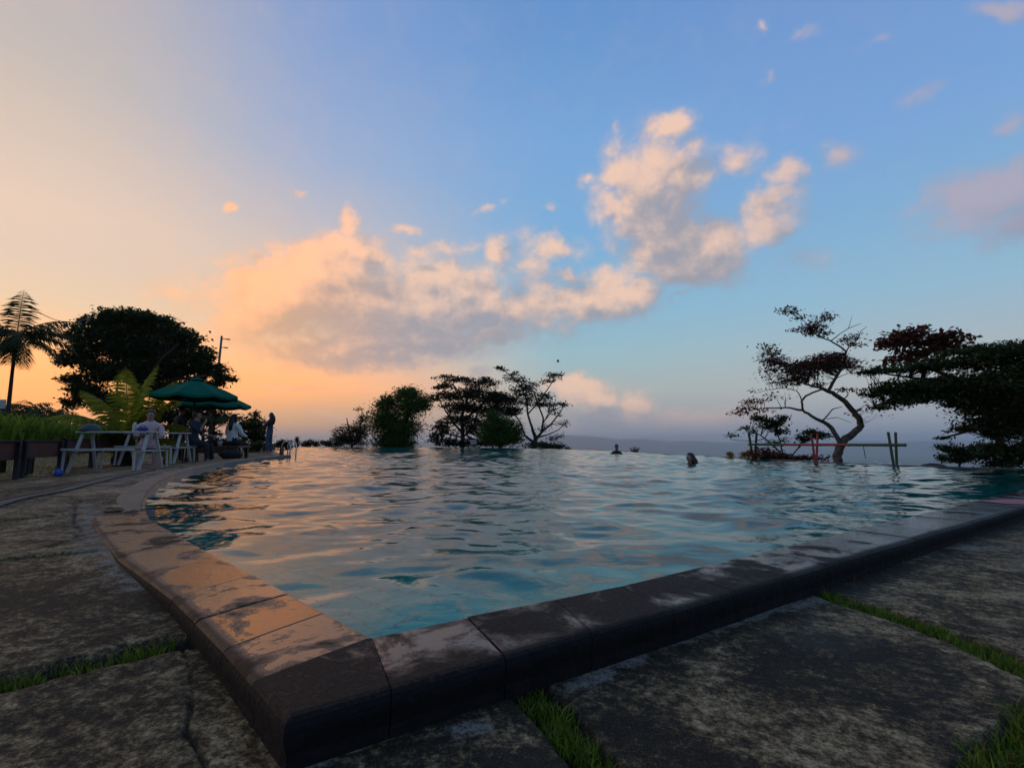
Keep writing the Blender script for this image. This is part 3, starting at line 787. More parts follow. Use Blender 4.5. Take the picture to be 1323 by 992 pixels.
def tree(name, label, cat, d, base_px, stems, blobs, leaf, size, n, barkm=M_bark, clump=.16, flat=.5, dz=.8, seed=1, twigs=True, aspect=.5, layered=.55, base_z=None, group=None, per=26, fill=.85, twn=14, rs=1.0):
    """stems: polylines [(px,py,radius in px),...]; blobs: (px,py,rx,ry[,density]) outlines of leaf masses; all stand in space about distance d"""
    g = np.random.default_rng(seed); k = d / F
    bp = Q(base_px[0], base_px[1], d)
    zb = base_z if base_z is not None else float(terrain_z(np.array([bp.x]), np.array([bp.y]))[0])
    root = thing(name, label, cat, (bp.x, bp.y, min(zb, bp.z)), group=group)
    off = Vector(root.location)
    # stems
    mb = MB(); skel = []
    for si, st in enumerate(stems):
        pts = []; rad = []; dd = d + (g.normal(0, .5) * k * 40 if si else 0); 
        for j, (x, y, r) in enumerate(st):
            dj = d + (dd - d) * min(1, j / 2.0) if si else d
            pts.append(Q(x, y, dj)); rad.append(max(r * k * rs, .004))
        # smooth and roughen
        sp = []; sr = []
        for j in range(len(pts) - 1):
            for t in (0, .33, .66):
                q = pts[j].lerp(pts[j + 1], t); w = rad[j] * .12
                sp.append(q + Vector(g.normal(0, w, 3)) if (j or t) else q); sr.append(rad[j] + (rad[j + 1] - rad[j]) * t)
        sp.append(pts[-1]); sr.append(rad[-1])
        if si == 0:
            sp.insert(0, Vector((sp[0].x, sp[0].y, min(zb, sp[0].z) - .1))); sr.insert(0, sr[0] * 1.25)
        mb.tube([p - off for p in sp], sr, 7); skel += list(zip(sp, sr))
    # leaf positions
    A = np.array([b[2] * b[3] * (b[4] if len(b) > 4 else 1) for b in blobs], float); A /= A.sum()
    pts = []
    sk = np.array([tuple(p) for p, _ in skel]) if skel else None
    for b, fr in zip(blobs, A):
        c = Q(b[0], b[1], d); rx, ry = b[2] * k, b[3] * k; rz = max(min(rx, ry * 2.2) * dz, .08 * k)
        nl = max(8, int(n * fr)); nc = max(3, nl // per)
        v = g.normal(0, 1, (nc, 3)); v /= np.linalg.norm(v, axis=1, keepdims=True); v *= (g.uniform(0, 1, (nc, 1)) ** .42)
        cc = np.array(c) + v * np.array([rx, rz, ry]) * fill
        cr = clump * (rx * ry) ** .5 * g.uniform(.6, 1.4, (nc, 1)) + size * .5
        idx = g.integers(0, nc, nl)
        p = cc[idx] + g.normal(0, 1, (nl, 3)) * cr[idx] * np.array([1, 1, layered])
        pts.append(p)
        if twigs and sk is not None:
            for q in cc[:: max(1, nc // twn)]:
                j = int(np.argmin(((sk - q) ** 2).sum(1) + np.maximum(0, sk[:, 2] - q[2]) * .5))
                s0 = Vector(sk[j]); e = Vector(q); m_ = s0.lerp(e, .5) + Vector(g.normal(0, .08, 3)) * (e - s0).length
                r0 = min(skel[j][1] * .5, max(.012 * (e - s0).length, .6 * k))
                mb.tube([s0 - off, m_ - off, e - off], [r0, r0 * .65, r0 * .3], 4)
    mb.build('trunk', barkm, root, smooth=True)
    leaf_mesh('crown', np.concatenate(pts) - np.array(off), size, leaf, root, flat, aspect, seed=seed)
    return root

def frond_mesh(mb, mb2, start, heading, elev, length, droop, leaflet, width=.012, n=26, hang=.6, curl=0.0, wid=.06):
    """one feather frond: midrib into mb, leaflets into mb2"""
    p = Vector(start); el = elev; hd = heading; step = length / n; pts = [p.copy()]; dirs = []
    for i in range(n):
        dv = Vector((math.cos(el) * math.sin(hd), math.cos(el) * math.cos(hd), math.sin(el)))
        dirs.append(dv); p = p + dv * step; pts.append(p.copy()); el -= droop / n * (0.4 + 1.2 * i / n); hd += curl / n
    mb.tube(pts, [width * (1 - .8 * i / n) for i in range(n + 1)], 5)
    for i in range(2, n + 1):
        t = i / n; L = leaflet * (math.sin(math.pi * min(1, .12 + .9 * t)) ** .6) * random.uniform(.85, 1.1)
        dv = dirs[min(i, n - 1)]; side = dv.cross(Vector((0, 0, 1)))
        side = side.normalized() if side.length > 1e-4 else Vector((1, 0, 0))
        nu = side.cross(dv).normalized()
        for s in (-1, 1):
            d1 = (side * s * .9 + dv * .55 - Vector((0, 0, hang * random.uniform(.6, 1.3)))).normalized()
            a = pts[i]; b = a + d1 * L * .5 + nu * L * .04; c = b + (d1 - Vector((0, 0, hang * .7))).normalized() * L * .5
            w = dv * L * wid
            mb2.add([a - w * .5, a + w * .5, b + w, b - w, c], [(0, 1, 2, 3), (3, 2, 4)])
def palm(name, label, cat, loc, fronds, leafm, trunk_pts, trunk_r, leaflet, hang=.6, group=None, n=26, width=.012, wid=.06):
    root = thing(name, label, cat, loc, group=group)
    MB().tube(trunk_pts, trunk_r, 9).build('trunk', M_bark, root, smooth=True)
    top = Vector(trunk_pts[-1])
    for (h, e, L, dr) in fronds:
        a = MB(); b = MB(); frond_mesh(a, b, top, R(h), R(e), L, R(dr), leaflet, width=width, n=n, hang=hang, curl=R(random.uniform(-15, 15)), wid=wid)
        nf = len(a.f); a.add(b.v, b.f)
        me = mesh_obj('frond', a.v, a.f, [leafm, leafm], root)
    return root

# -- trees at the far end of the water
tree('shrub', 'twiggy dark shrub at the left end of the tree clump beyond the water', 'shrub', 46, (455,576), [[(455,577,1.6),(452,560,1.0),(448,540,.6)],[(457,575,1.2),(465,555,.8),(468,530,.4),(464,524,.3)],[(455,572,1),(438,560,.6),(428,558,.3)],[(462,570,1),(472,548,.5),(474,532,.3)]],
     [(452,560,20,14),(465,556,14,16),(440,566,12,9),(463,528,7,3,.4),(470,540,8,7,.7),(435,556,8,4,.5),(456,572,28,5)], L_dark, .22, 4600, seed=2)
tree('broadleaf_tree', 'rounded dense green tree with two domed crowns beyond the far water edge', 'tree', 44, (513,577), [[(513,578,4),(512,560,3),(500,545,2)],[(513,570,3),(524,545,2.2),(530,528,1.5)]],
     [(496,545,19,32),(530,522,26,22),(527,507,15,9),(519,552,26,22),(545,520,12,12),(500,520,14,10),(508,568,30,8),(512,574,36,5)], L_green, .24, 24000, seed=3, clump=.2)
tree('spreading_tree', 'tall dark layered tree with sky gaps in the middle of the far clump', 'tree', 46, (597,577), [[(597,578,3.2),(598,560,2.6),(596,540,2),(602,520,1.6),(610,500,1)],[(598,560,1.8),(585,545,1.2),(572,525,.8),(565,512,.6)],[(597,545,1.6),(620,525,1.2),(640,505,.8)],[(598,565,1.2),(575,560,.8),(562,552,.5)],[(602,562,2),(612,548,1.4),(618,530,1)],[(600,520,1),(588,500,.8),(580,490,.4)]],
     [(583,489,24,6),(622,494,30,7),(570,499,14,6),(574,512,22,8),(612,510,44,13),(598,526,36,10),(648,516,24,12),(632,530,30,12),(590,542,26,8),(662,532,16,12),(569,553,14,10),(600,556,36,9,.45),(620,570,40,5,.6),(575,570,22,5,.8),(600,574,50,4),(560,565,14,6,.7),(615,545,20,10,.8),(640,572,30,5)], L_black, .27, 20000, seed=4, clump=.13, layered=.35)
tree('broadleaf_tree', 'low bushy green tree in front of the dark layered tree beyond the water', 'tree', 42, (646,577), [[(646,578,2.4),(645,562,1.8),(640,548,1.2)]],
     [(640,545,18,16),(654,553,22,16),(648,566,30,11),(632,560,15,14),(665,564,12,11),(634,536,8,7)], L_green, .22, 11000, seed=5)
tree('open_tree', 'thin branching tree with sparse tufted leaves right of the far clump', 'tree', 45, (690,577), [[(690,578,3.4),(692,566,2.8),(687,552,1.6),(682,535,1.3),(680,515,1.1),(672,498,.9),(660,485,.7),(647,476,.4)],[(692,568,2.2),(700,558,1.5),(702,540,1.1),(694,520,1),(690,505,.7)],[(700,558,1.5),(712,548,1.0),(722,535,.8),(730,522,.5)],[(682,535,1),(695,520,.8),(706,505,.7),(716,490,.5)],[(690,572,2),(678,562,1.4),(672,545,.9),(662,530,.7)],[(702,545,.9),(714,530,.6),(718,515,.4)],[(692,566,1.4),(706,562,.9),(722,555,.6),(731,545,.4)],[(700,550,.8),(708,535,.6),(711,520,.4)]],
     [(650,477,11,3.5),(662,484,10,4),(668,491,14,5),(684,498,16,5),(716,485,13,5),(710,493,10,4),(700,513,18,5),(690,520,22,6),(726,523,14,3.5),(708,524,14,5),(690,575,28,3.5),(676,505,18,8),(664,515,15,8),(717,534,14,6,.35),(725,545,10,7,.3),(712,553,14,8,.2)], L_black, .24, 4600, seed=6, clump=.2, layered=.4, fill=1.0)
tree('shrub', 'low spreading bush under the thin tree at the far water edge', 'shrub', 41, (712,580), [[(712,580,1),(716,574,.6)]], [(706,575,18,4),(722,577,14,3.5),(733,580,4,2),(720,566,16,5,.25)], L_dark, .2, 1500, seed=7)
tree('shrub', 'dark low bush left of the small cypress by the pool end', 'shrub', 50, (401,577), [[(401,578,1),(401,573,.7)]], [(400,573,11,5),(392,575,5,3),(409,574,7,3.5)], L_dark, .22, 900, seed=8)
tree('shrub', 'flat dark bush between the cypress and the twiggy shrub', 'shrub', 52, (425,577), [[(425,578,1),(424,573,.7)]], [(425,574,12,3.5),(417,572,8,3),(435,574,9,3.5)], L_black, .22, 900, seed=9)
tree('cypress', 'small slim pointed cypress beyond the pool ladder', 'tree', 48, (384,577), [[(384,578,.8),(384,566,.4)]], [(384,573,2,5),(384,568,1.5,4)], L_dark, .14, 700, seed=10, twigs=False)
tree('shrub', 'dark rounded bush behind the chrome pool ladder', 'shrub', 34, (372,577), [[(370,578,1),(370,574,.7)]], [(361,574,8,5),(372,575,8,5),(366,572,8,4)], L_black, .16, 1200, seed=12)

# -- right-hand trees
GT = [[(1081.5,599,9),(1084,585,8.2),(1089,571,8),(1103,560,6.8),(1112.5,550,6.2),(1109,540,5.8),(1104,533,5.5),(1092,519,5),(1083,512,4.6),(1075.5,507.5,4.2),(1064,502.5,3.6)],
      [(1070,505,3.4),(1078.5,490,3),(1086,478,2.7),(1090,468,2.4),(1093,454,2.1),(1086,448,1.8),(1072.6,440,1.5),(1057.7,435,1.2),(1048,425,.9),(1040,415.6,.8),(1028,408,.6),(1013,401,.4)],
      [(1092.5,456,1.5),(1097,448,1.2),(1106,441,1.0),(1112,428,.7),(1120,422,.4)],[(1073,441,1.2),(1078,437,1.0),(1087,430,.8),(1097,424,.7),(1113,417.5,.4)],[(1096,425,.6),(1099,415,.4),(1101,408,.3)],[(1066,436,.8),(1064,422,.5),(1066,398,.25)],
      [(1066,503,3),(1052,499,2.3),(1040,496,2),(1036,488,1.4),(1035,480,1.1),(1022,472,.8),(1008,467,.6),(995,458,.4)],[(1040,496,1.4),(1025,492,1),(1010,493,.7),(990,497,.4)],
      [(1086,574,5.5),(1080,562,4.6),(1073,551,4.4),(1068,547,4),(1057.7,542.5,3.4),(1048,537,3),(1037,530,2.6),(1020,526.5,1.8),(1004,527,1.4),(988,527,1),(974,528.5,.8),(957,537,.4)],
      [(1037.5,530,2.2),(1035.5,518,2.2),(1041,512,2),(1049,507.5,1.9),(1064,502.5,1.8)],[(1036,517,1.3),(1033,510,1),(1029.5,505,.9),(1016,501.5,.8),(1004,502,.7),(990,504,.5),(975,508,.35)],
      [(1063,543,1.6),(1070,536,1.3),(1075.5,528.5,1.1),(1088,525.5,.6)],[(1068,541,.8),(1082,539,.6),(1100,546,.3)],[(1108,545,.8),(1118,546,.5),(1130,540,.3)],[(1104,533,.8),(1112,528,.5),(1122,520,.3)],
      [(1080,511,1),(1084,503,.7),(1090,499,.4)],[(1078,490,1),(1088,485,.7),(1098,482,.4)]]
tree('bare_tree', 'crooked half bare tree with brown leaves standing at the pool edge behind the bamboo rail', 'tree', 12.6, (1081.5,599), GT,
     [(1015,401,9,2.8),(1024,403,7,3.5),(1034,410,7,3),(1051,423,8,7,2.2),(1046,430,7,4),(1030,426,7,2.5),(1066,411,6,7),(1062,431,8,4),(990,448,8,3),(996,456,9,6),(993,468,6,4),(1012,470,9,3),(1030,474,18,5),(1050,470,16,7),(1068,462,14,6),(1082,461,10,7),(1000,466,14,5,1.5),(1040,474,26,5,1.4),(1062,468,24,6,1.3),(1090,470,18,6,1.3),(1045,482,16,5),(1018,480,14,4),(995,478,12,3),(1018,494,17,3.5),(1035,488,10,4),(1100,474,10,4),(1112,482,12,3,.5),(1102,435,7,4),(1108,446,7,3),(1095,440,6,3),(975,519,13,3),(962,529,11,4),(950,535,5,2.5),(990,517,9,2.5,.5),(985,531,11,3,.5),(972,504,7,1.6,.5),(1060,497,9,2.5),(1095,503,13,2.5,.6),(1000,513,22,5,.16),(1120,535,18,8,.12),(1020,485,30,8,.5)],
     L_brown, .085, 8000, barkm=M_bark_pale, clump=.48, seed=14, layered=.3, dz=1.0, fill=1.15, per=9, twn=70, rs=.62, base_z=-.6)
tree('spreading_tree', 'large dark tree with layered boughs reaching in over the right end of the pool', 'tree', 11.6, (1352,600), [[(1352,603,14),(1350,570,12),(1342,530,10),(1330,500,8)],[(1340,520,7),(1300,500,5),(1250,492,3.5),(1190,490,2),(1140,482,1)],[(1340,530,6),(1290,520,4.5),(1230,512,3),(1170,515,2),(1130,524,1)],[(1345,550,5),(1300,548,3.5),(1260,555,2),(1220,565,1)],[(1348,570,5),(1310,580,3),(1270,592,1.5)],[(1335,505,5),(1300,470,3.5),(1260,455,2)]],
     [(1150,477,40,5),(1185,474,35,6),(1128,480,16,3.5),(1210,472,30,8),(1145,505,30,7),(1125,510,14,4),(1178,500,45,11),(1165,518,32,9),(1140,526,16,4),(1215,498,40,14),(1196,514,36,9),(1245,468,34,13),(1285,458,34,15),(1310,450,22,12),(1265,452,14,8),(1255,500,48,20),(1295,500,44,32),(1320,470,30,30),(1245,520,26,9),(1280,530,32,22),(1316,545,26,30),(1262,548,20,9),(1240,556,14,5),(1222,564,9,3),(1290,558,24,12),(1310,585,24,16),(1282,580,28,8),(1258,588,26,7),(1290,600,30,5),(1226,456,16,6),(1202,466,14,5,.7),(1310,520,24,40)],
     L_olive, .095, 44000, clump=.3, seed=15, layered=.24, dz=.9, base_z=-.6, fill=.9)
tree('brown_tree', 'rust leaved tree top rising behind the dark layered boughs on the right', 'tree', 14.5, (1215,600), [[(1300,600,5),(1285,540,4),(1240,490,3),(1190,472,2),(1165,456,1.2),(1148,449,.6)],[(1210,481,2),(1210,462,1.4),(1215,445,.8)],[(1185,470,1.2),(1186,450,.8),(1188,434,.5)],[(1205,465,1),(1225,455,.7),(1240,445,.4)]],
     [(1140,444,10,4),(1152,438,11,7),(1168,434,12,6),(1158,446,14,5),(1185,430,12,7),(1180,442,12,6),(1205,438,14,6),(1222,434,16,6),(1238,438,12,5),(1212,448,16,5),(1170,462,16,5),(1155,466,10,4),(1190,456,16,6),(1232,450,12,5),(1196,423,3,3),(1246,452,4,2)], L_brown, .15, 2100, seed=16, clump=.3, per=5, base_z=-2, fill=1.1, aspect=.8)
tree('shrub', 'small leafy shrub growing at the water edge under the dark boughs', 'shrub', 10.8, (1240,602), [[(1240,604,1.2),(1238,590,.9),(1232,578,.6)],[(1240,600,1),(1250,588,.7),(1256,575,.4)],[(1238,592,.7),(1222,582,.4)]], [(1226,578,14,6),(1240,582,14,7),(1232,592,14,7),(1250,590,10,7),(1219,592,8,5),(1256,577,9,4,.6)], L_dark, .07, 2200, seed=17, base_z=-.8)
tree('shrub', 'thin spreading shrub with flat leaf sprays behind the left bamboo posts', 'shrub', 14.4, (1020,598), [[(1020,598,1.6),(1010,588,1.2),(1000,576,1),(988,566,.8),(972,556,.5),(955,553,.3)],[(1012,590,1),(1008,570,.8),(1000,552,.6),(992,545,.4)],[(1018,596,1),(1030,580,.8),(1045,566,.6),(1062,560,.4)],[(988,566,.6),(975,570,.4),(945,568,.25)],[(1022,597,.8),(1000,590,.5),(985,592,.3)]],
     [(985,541,16,4),(1000,545,14,5),(1012,540,10,3),(992,551,16,4),(963,551,5,3),(975,558,8,3,.5),(1008,556,12,4),(1045,559,16,3.5),(1062,562,14,4),(1035,566,12,3),(950,563,12,3,.25),(1000,570,20,5,.3)], L_dark, .1, 2600, seed=18, base_z=-1.2, clump=.2)
tree('undergrowth_bush', 'dry brownish brush low along the pool edge behind the bamboo rail', 'bush', 14.0, (1000,597), [[(1000,598,.6),(1000,592,.4)]], [(985,587,18,7),(1005,591,22,5),(1035,593,22,3.5),(1060,592,12,3,.5)], L_brown, .11, 1500, seed=19, base_z=-1.2)

# -- left-hand trees
tree('spreading_tree', 'broad dark umbrella shaped tree rising behind the green parasols', 'tree', 28, (182,560), [[(182,565,6),(180,530,5),(178,500,4.5),(170,470,3.5),(150,440,2)],[(178,500,3.5),(205,470,2.5),(230,445,1.5)],[(180,515,3),(225,490,2),(275,485,1)],[(178,500,3),(135,475,2),(100,455,1)],[(180,520,2.5),(140,510,1.6),(105,505,.8)]],
     [(150,412,26,13),(170,410,26,13),(195,415,26,13),(122,416,20,10),(215,425,26,14),(238,440,26,16),(108,425,16,8),(160,432,50,16),(205,448,48,18),(258,460,22,14),(272,478,24,12),(290,488,15,7),(235,470,40,16),(275,497,16,6),(190,480,55,14),(120,446,32,16),(95,436,14,8),(100,462,26,12),(85,470,12,6),(130,478,32,18),(92,492,18,7),(115,505,26,14),(95,520,14,7),(140,520,28,14),(250,500,26,8),(205,500,40,10),(190,408,8,5),(165,455,40,14),(185,470,40,14),(205,480,40,14),(160,482,34,12)], L_dark, .24, 52000, seed=20, clump=.11, layered=.5, dz=.9, base_z=-.15)
tree('round_shrub', 'rounded leafy shrub behind the hedge left of the standing girl', 'shrub', 21.5, (326,575), [[(326,578,1.5),(326,565,1),(324,552,.6)]], [(325,548,20,12),(315,556,14,10),(335,558,14,12),(325,566,20,9),(310,541,7,3,.6),(331,535,8,4)], leaf_mat('leaf_shrub', (.02, .035, .012), (.06, .075, .018)), .17, 2600, seed=21, base_z=.05)
tree('background_tree', 'dim dark tree mass behind the people under the parasols', 'tree', 25, (240,575), [[(222,577,2.5),(220,550,2)],[(262,577,2.2),(262,550,1.6)],[(205,577,1.8),(207,556,1.2)]], [(215,535,30,14),(255,535,34,16),(285,540,18,10),(190,552,20,14),(240,556,14,8,.5),(275,560,12,8,.4),(205,570,20,8,.7),(288,572,24,6)], L_black, .2, 7000, seed=22, base_z=-.1)
# hanging-leaf palm behind the parasols
hp = Q(272, 545, 19)
palm('hanging_palm', 'small palm with hanging leaves on a thin trunk behind the parasols', 'palm', (hp.x, hp.y, -.05), [(h, 30 + (h % 50) * .5, 1.0, 140) for h in range(0, 360, 36)], L_fern, [(0, 0, 0), (.03, 0, .7), (0, 0, hp.z + .05)], [.09, .07, .06], .42, hang=1.0, n=16)
fp = Q(284, 580, 17)
palm('fern_clump', 'low spiky fern clump under the hanging palm', 'fern', (fp.x, fp.y, .0), [(h, 58, .75, 60) for h in range(0, 360, 40)], L_fern, [(0, 0, -.05), (0, 0, .08)], [.05, .05], .12, hang=.2, n=14)
# young coconut palm
yp = Q(165, 556, 12.8)
palm('coconut_palm', 'young yellow green coconut palm behind the picnic tables', 'palm', (yp.x, yp.y, -.12), [(40,86,2.48,25),(300,82,2.43,25),(90,74,2.38,55),(60,68,2.48,60),(270,70,2.27,60),(120,58,2.27,85),(250,56,2.27,90),(85,48,2.16,95),(290,46,2.16,110),(200,60,2.05,110),(165,50,2.05,110),(230,36,2.05,100),(75,30,1.94,100),(310,28,2.05,105),(105,18,1.84,80),(265,20,1.84,85)],
     L_palm, [(0, 0, 0), (.01, 0, .2), (0, 0, .5)], [.16, .15, .09], .50, hang=.45, n=64, width=.022, wid=.07)
# tree fern top left
tf = Q(22, 432, 10.2)
palm('tree_fern', 'tall tree fern with arching drooping fronds at the left edge', 'fern', (tf.x, tf.y, -.12), [(-42,88,1.05,8),(66,42,1.35,80),(100,22,1.35,60),(130,5,1.35,75),(160,-25,1.0,60),(20,30,1.1,70),(220,35,1.3,80),(262,20,1.3,80),(300,30,1.2,80),(245,-5,1.2,70),(185,-45,.8,30),(340,15,1.0,70),(285,-15,1.1,60),(80,-10,1.2,70),(110,-40,1.0,50),(45,10,1.2,80),(200,10,1.1,80),(150,-60,.8,20),(320,-5,1.2,70)],
     L_fern, [(.05, 0, 0), (.02, 0, 1.2), (.0, 0, 2.2), (0, 0, tf.z + .12)], [.06, .04, .03, .035], .36, hang=.6, n=40, wid=.05)
for i, (px_, py_, d, lab, L) in enumerate(((20, 528, 17, 'dark palm behind the planters under the tree fern', 1.7), (58, 532, 19, 'dark arching palm right of the tree fern behind the planters', 1.6), (-25, 530, 15, 'dark palm at the left picture edge behind the planters', 1.6))):
    q = Q(px_, py_, d)
    palm('areca_palm', lab, 'palm', (q.x, q.y, -.15), [(h + 13 * i, 35 + (h * 7 % 45), L * (.8 + .3 * ((h * 3) % 5) / 5), 95) for h in range(0, 360, 30)], L_dark, [(0, 0, 0), (.03, .02, .6), (0, 0, max(.6, q.z - .25))], [.08, .06, .05], .5, hang=.55, n=18, group='dark palms behind the planters')
tree('background_tree', 'dim hedge of trees behind the planters at the far left', 'tree', 24, (40,575), [[(20,578,2),(20,550,1.4)],[(70,578,2),(72,552,1.4)]], [(10,545,30,14),(45,550,30,12),(80,556,24,10),(-30,540,30,20),(110,560,24,8),(60,565,40,6)], L_dark, .2, 6500, seed=24, base_z=-.15)

# -- grass: in the joints, and lawn behind the planters
def grass():
    V = []; g = random.Random(8)
    blades = []
    def strip(line, w, n, h, t0=0, t1=1):
        L = [Vector(p) for p in line]; seg = [(b - a).length for a, b in zip(L[:-1], L[1:])]; T = sum(seg)
        for _ in range(n):
            s = g.uniform(t0, t1) * T; i = 0
            while i < len(seg) - 1 and s > seg[i]: s -= seg[i]; i += 1
            p = L[i].lerp(L[i + 1], min(1, s / seg[i])); t = (L[i + 1] - L[i]).normalized()
            q = p + Vector((-t.y, t.x)) * max(-w, min(w, g.gauss(0, w * .55)))
            
            cl = math.sin(q.x * 31 + q.y * 17) * math.sin(q.x * 13 - q.y * 41)
            if g.random() > .62 + .5 * cl: continue
            blades.append((q.x, q.y, h * g.uniform(.2, 1.1) * (1 + .5 * cl) * (2.2 if g.random() < .04 else 1)))
    strip(JOINTS[0][0], .045, 700, .010, .05, .9); strip(JOINTS[0][0], .03, 60, .022, .6, .85); strip(JOINTS[1][0], .03, 400, .010)
    strip(JOINTS[2][0], .02, 30, .015)
    strip(JOINTS[4][0], .040, 2200, .014); strip(JOINTS[5][0], .05, 4200, .015); strip(JOINTS[6][0], .08, 3600, .02)
    edge = [mid(a, b, 1.02) for a, b in zip(IN_F[:14], OUT_F[:14])]
    strip(edge, .015, 60, .022)
    Fc = []
    for (x, y, h) in blades:
        z = dz1(x, y) - .028; a = g.uniform(0, 6.28); b = g.uniform(0, 6.28); ln = (h + .01) * g.uniform(.2, 1.3); w = .0017 * (1 + h * 12)
        dx, dy = math.cos(a) * w, math.sin(a) * w; ex, ey = math.cos(b) * ln, math.sin(b) * ln; o = len(V)
        V += [(x - dx, y - dy, z), (x + dx, y + dy, z), (x + dx * .8 + ex * .35, y + dy * .8 + ey * .35, z + (h + .02) * .65), (x - dx * .8 + ex * .35, y - dy * .8 + ey * .35, z + (h + .02) * .65), (x + ex, y + ey, z + h + .02)]
        Fc += [(o, o + 1, o + 2, o + 3), (o + 3, o + 2, o + 4)]
    tag(mesh_obj('grass', V, Fc, [L_grass, leaf_mat('dead_grass', (.10, .065, .02), (.22, .15, .05))], mat_idx=[d for _ in range(len(Fc) // 2) for d in [int(g.random() < .16)] * 2]), 'bright green grass tufts growing in the joints between concrete slabs', 'grass', kind='stuff')
    # lawn behind the planters
    V = []; Fc = []
    for _ in range(9000):
        x = g.uniform(-26, -8.5); y = g.uniform(9, 26)
        if x > -0.62 * y - 3.2 or x < -1.35 * y: continue
        z = dz1(x, y) - .01; h = g.uniform(.04, .09); a = g.uniform(0, 6.28); w = .012; o = len(V)
        V += [(x - math.cos(a) * w, y - math.sin(a) * w, z), (x + math.cos(a) * w, y + math.sin(a) * w, z), (x + g.uniform(-.03, .03), y + g.uniform(-.03, .03), z + h)]
        Fc.append((o, o + 1, o + 2))
    tag(mesh_obj('lawn', V, Fc, L_grass), 'short lawn behind the planter boxes', 'grass', kind='stuff')
grass()

# ------------------------------------------------------------------ furniture on the deck
M_board = mat('red_board', (.085, .026, .02), .6, .35, 7, bump=.2)
M_post = mat('dark_post', (.012, .012, .014), .6, .3, 9)
M_white = mat('white_paint', (.40, .365, .32), .45, .12, 9)
M_seat = mat('dark_slats', (.02, .018, .018), .5, .3, 9)
M_green = mat('parasol_cloth', (.002, .095, .06), .9, .18, 3, spec=.05)
M_steel = mat('chrome', (.6, .6, .62), .2, .1, 5, metal=1.0)

def copy_tree(o, parent=None):
    c = o.copy(); COL.objects.link(c)
    if parent is not None: c.parent = parent
    for ch in list(o.children): copy_tree(ch, c)
    return c

# planters
PU = Vector((-.41, .912)).normalized(); PN = Vector((PU.y, -PU.x))
labs = ['nearest red planter box at the left picture edge with a full bare end post', 'red planter box behind the blue bag and the left legs of the white table',
        'red planter box seen through the white picnic table frame', 'red planter box behind the bottle on the white table', 'farthest red planter box behind the woman in pink']
plabs = ['thick green strap leaved plants in the nearest planter', 'green strap leaved plants in the planter behind the white table legs', 'green plants in the planter seen through the table frame', 'green plants in the planter behind the white bottle', 'green plants in the farthest planter behind the woman in pink']
proto_planter = None
for k in range(5):
    c = Vector((-8.45, 7.5)) + PU * (.75 + 1.62 * k - .75)
    z0 = dz1(c.x, c.y); rz = math.atan2(PU.y, PU.x)
    if proto_planter is None:
        root = thing('planter_box', labs[0], 'planter', (c.x, c.y, z0), rz, 'red planter boxes in a row'); proto_planter = root
        for s in (-1, 1): MB().box((0, s * .21, .53), (1.5, .03, .32), bev=.004).build('side_board', M_board, root)
        for s in (-1, 1): MB().box((s * .735, 0, .53), (.03, .38, .32), bev=.004).build('end_board', M_board, root)
        MB().box((0, 0, .66), (1.44, .38, .02)).build('soil', M_soil, root)
        MB().box((0, .235, .685), (1.56, .06, .03), bev=.004).box((0, -.235, .685), (1.56, .06, .03), bev=.004).build('rim', M_post, root)
        for sx in (-1, 1):
            for sy in (-1, 1): MB().box((sx * .70, sy * .255, .33), (.075, .06, .70), bev=.005).build('leg', M_post, root)
    else:
        root = copy_tree(proto_planter); root.location = (c.x, c.y, z0); root['label'] = labs[k]
    # plants
    V = []; Fc = []; g = random.Random(30 + k)
    for _ in range(480):
        u = g.uniform(-.74, .74); v = g.uniform(-.2, .2); a = g.uniform(0, 6.28); h = g.uniform(.14, .66) * (1.15 if k < 2 else .9); out = h * g.uniform(.15, .7); w = g.uniform(.010, .022); o = len(V)
        for t in (0, .35, .7, 1):
            ww = w * (1 - t ** 2 * .92); x = u + math.cos(a) * out * t * t; y = v + math.sin(a) * out * t * t; z = .66 + h * (t - .28 * t ** 3)
            V += [(x - math.sin(a) * ww, y + math.cos(a) * ww, z), (x + math.sin(a) * ww, y - math.cos(a) * ww, z)]
        for j in range(3): Fc.append((o + 2 * j, o + 2 * j + 1, o + 2 * j + 3, o + 2 * j + 2))
    pl = mesh_obj('planter_plants', V, Fc, L_lush); pl.location = root.location; pl.rotation_euler = (0, 0, rz)
    tag(pl, plabs[k], 'plants', 'strap leaved plants in the planters', kind='thing')

# picnic tables
def picnic():
    root = thing('picnic_table', 'white metal picnic table with attached benches beside the planters, blue bag at its left foot', 'picnic table', (-7.48, 9.08, dz1(-7.48, 9.08)), R(-1), 'white picnic tables')
    MB().box((0, 0, .752), (1.40, .36, .028), bev=.006).build('tabletop', M_white, root)
    for s in (-1, 1):
        MB().box((0, s * .35, .432), (1.34, .17, .022), bev=.005).build('seat', M_seat, root)
        MB().box((0, s * .44, .43), (1.36, .016, .04), bev=.003).build('seat_rail', M_white, root)
    for sx in (-1, 1):
        for sy in (-1, 1):
            MB().bar((sx * .62, sy * .09, .74), (sx * .655, sy * .30, 0), .06, .028, bev=.004).build('leg', M_white, root)
            MB().bar((sx * .64, sy * .40, .42), (sx * .66, sy * .40, 0), .038, .026, bev=.004).build('bench_leg', M_white, root)
        MB().bar((sx * .63, -.43, .408), (sx * .63, .43, .408), .04, .03).build('cross_bar', M_white, root)
    return root
t1 = picnic()
t2 = copy_tree(t1); t2.location = (-8.62, 11.6, dz1(-8.62, 11.6)); t2['label'] = 'second white picnic table further back beside the parasol pole'

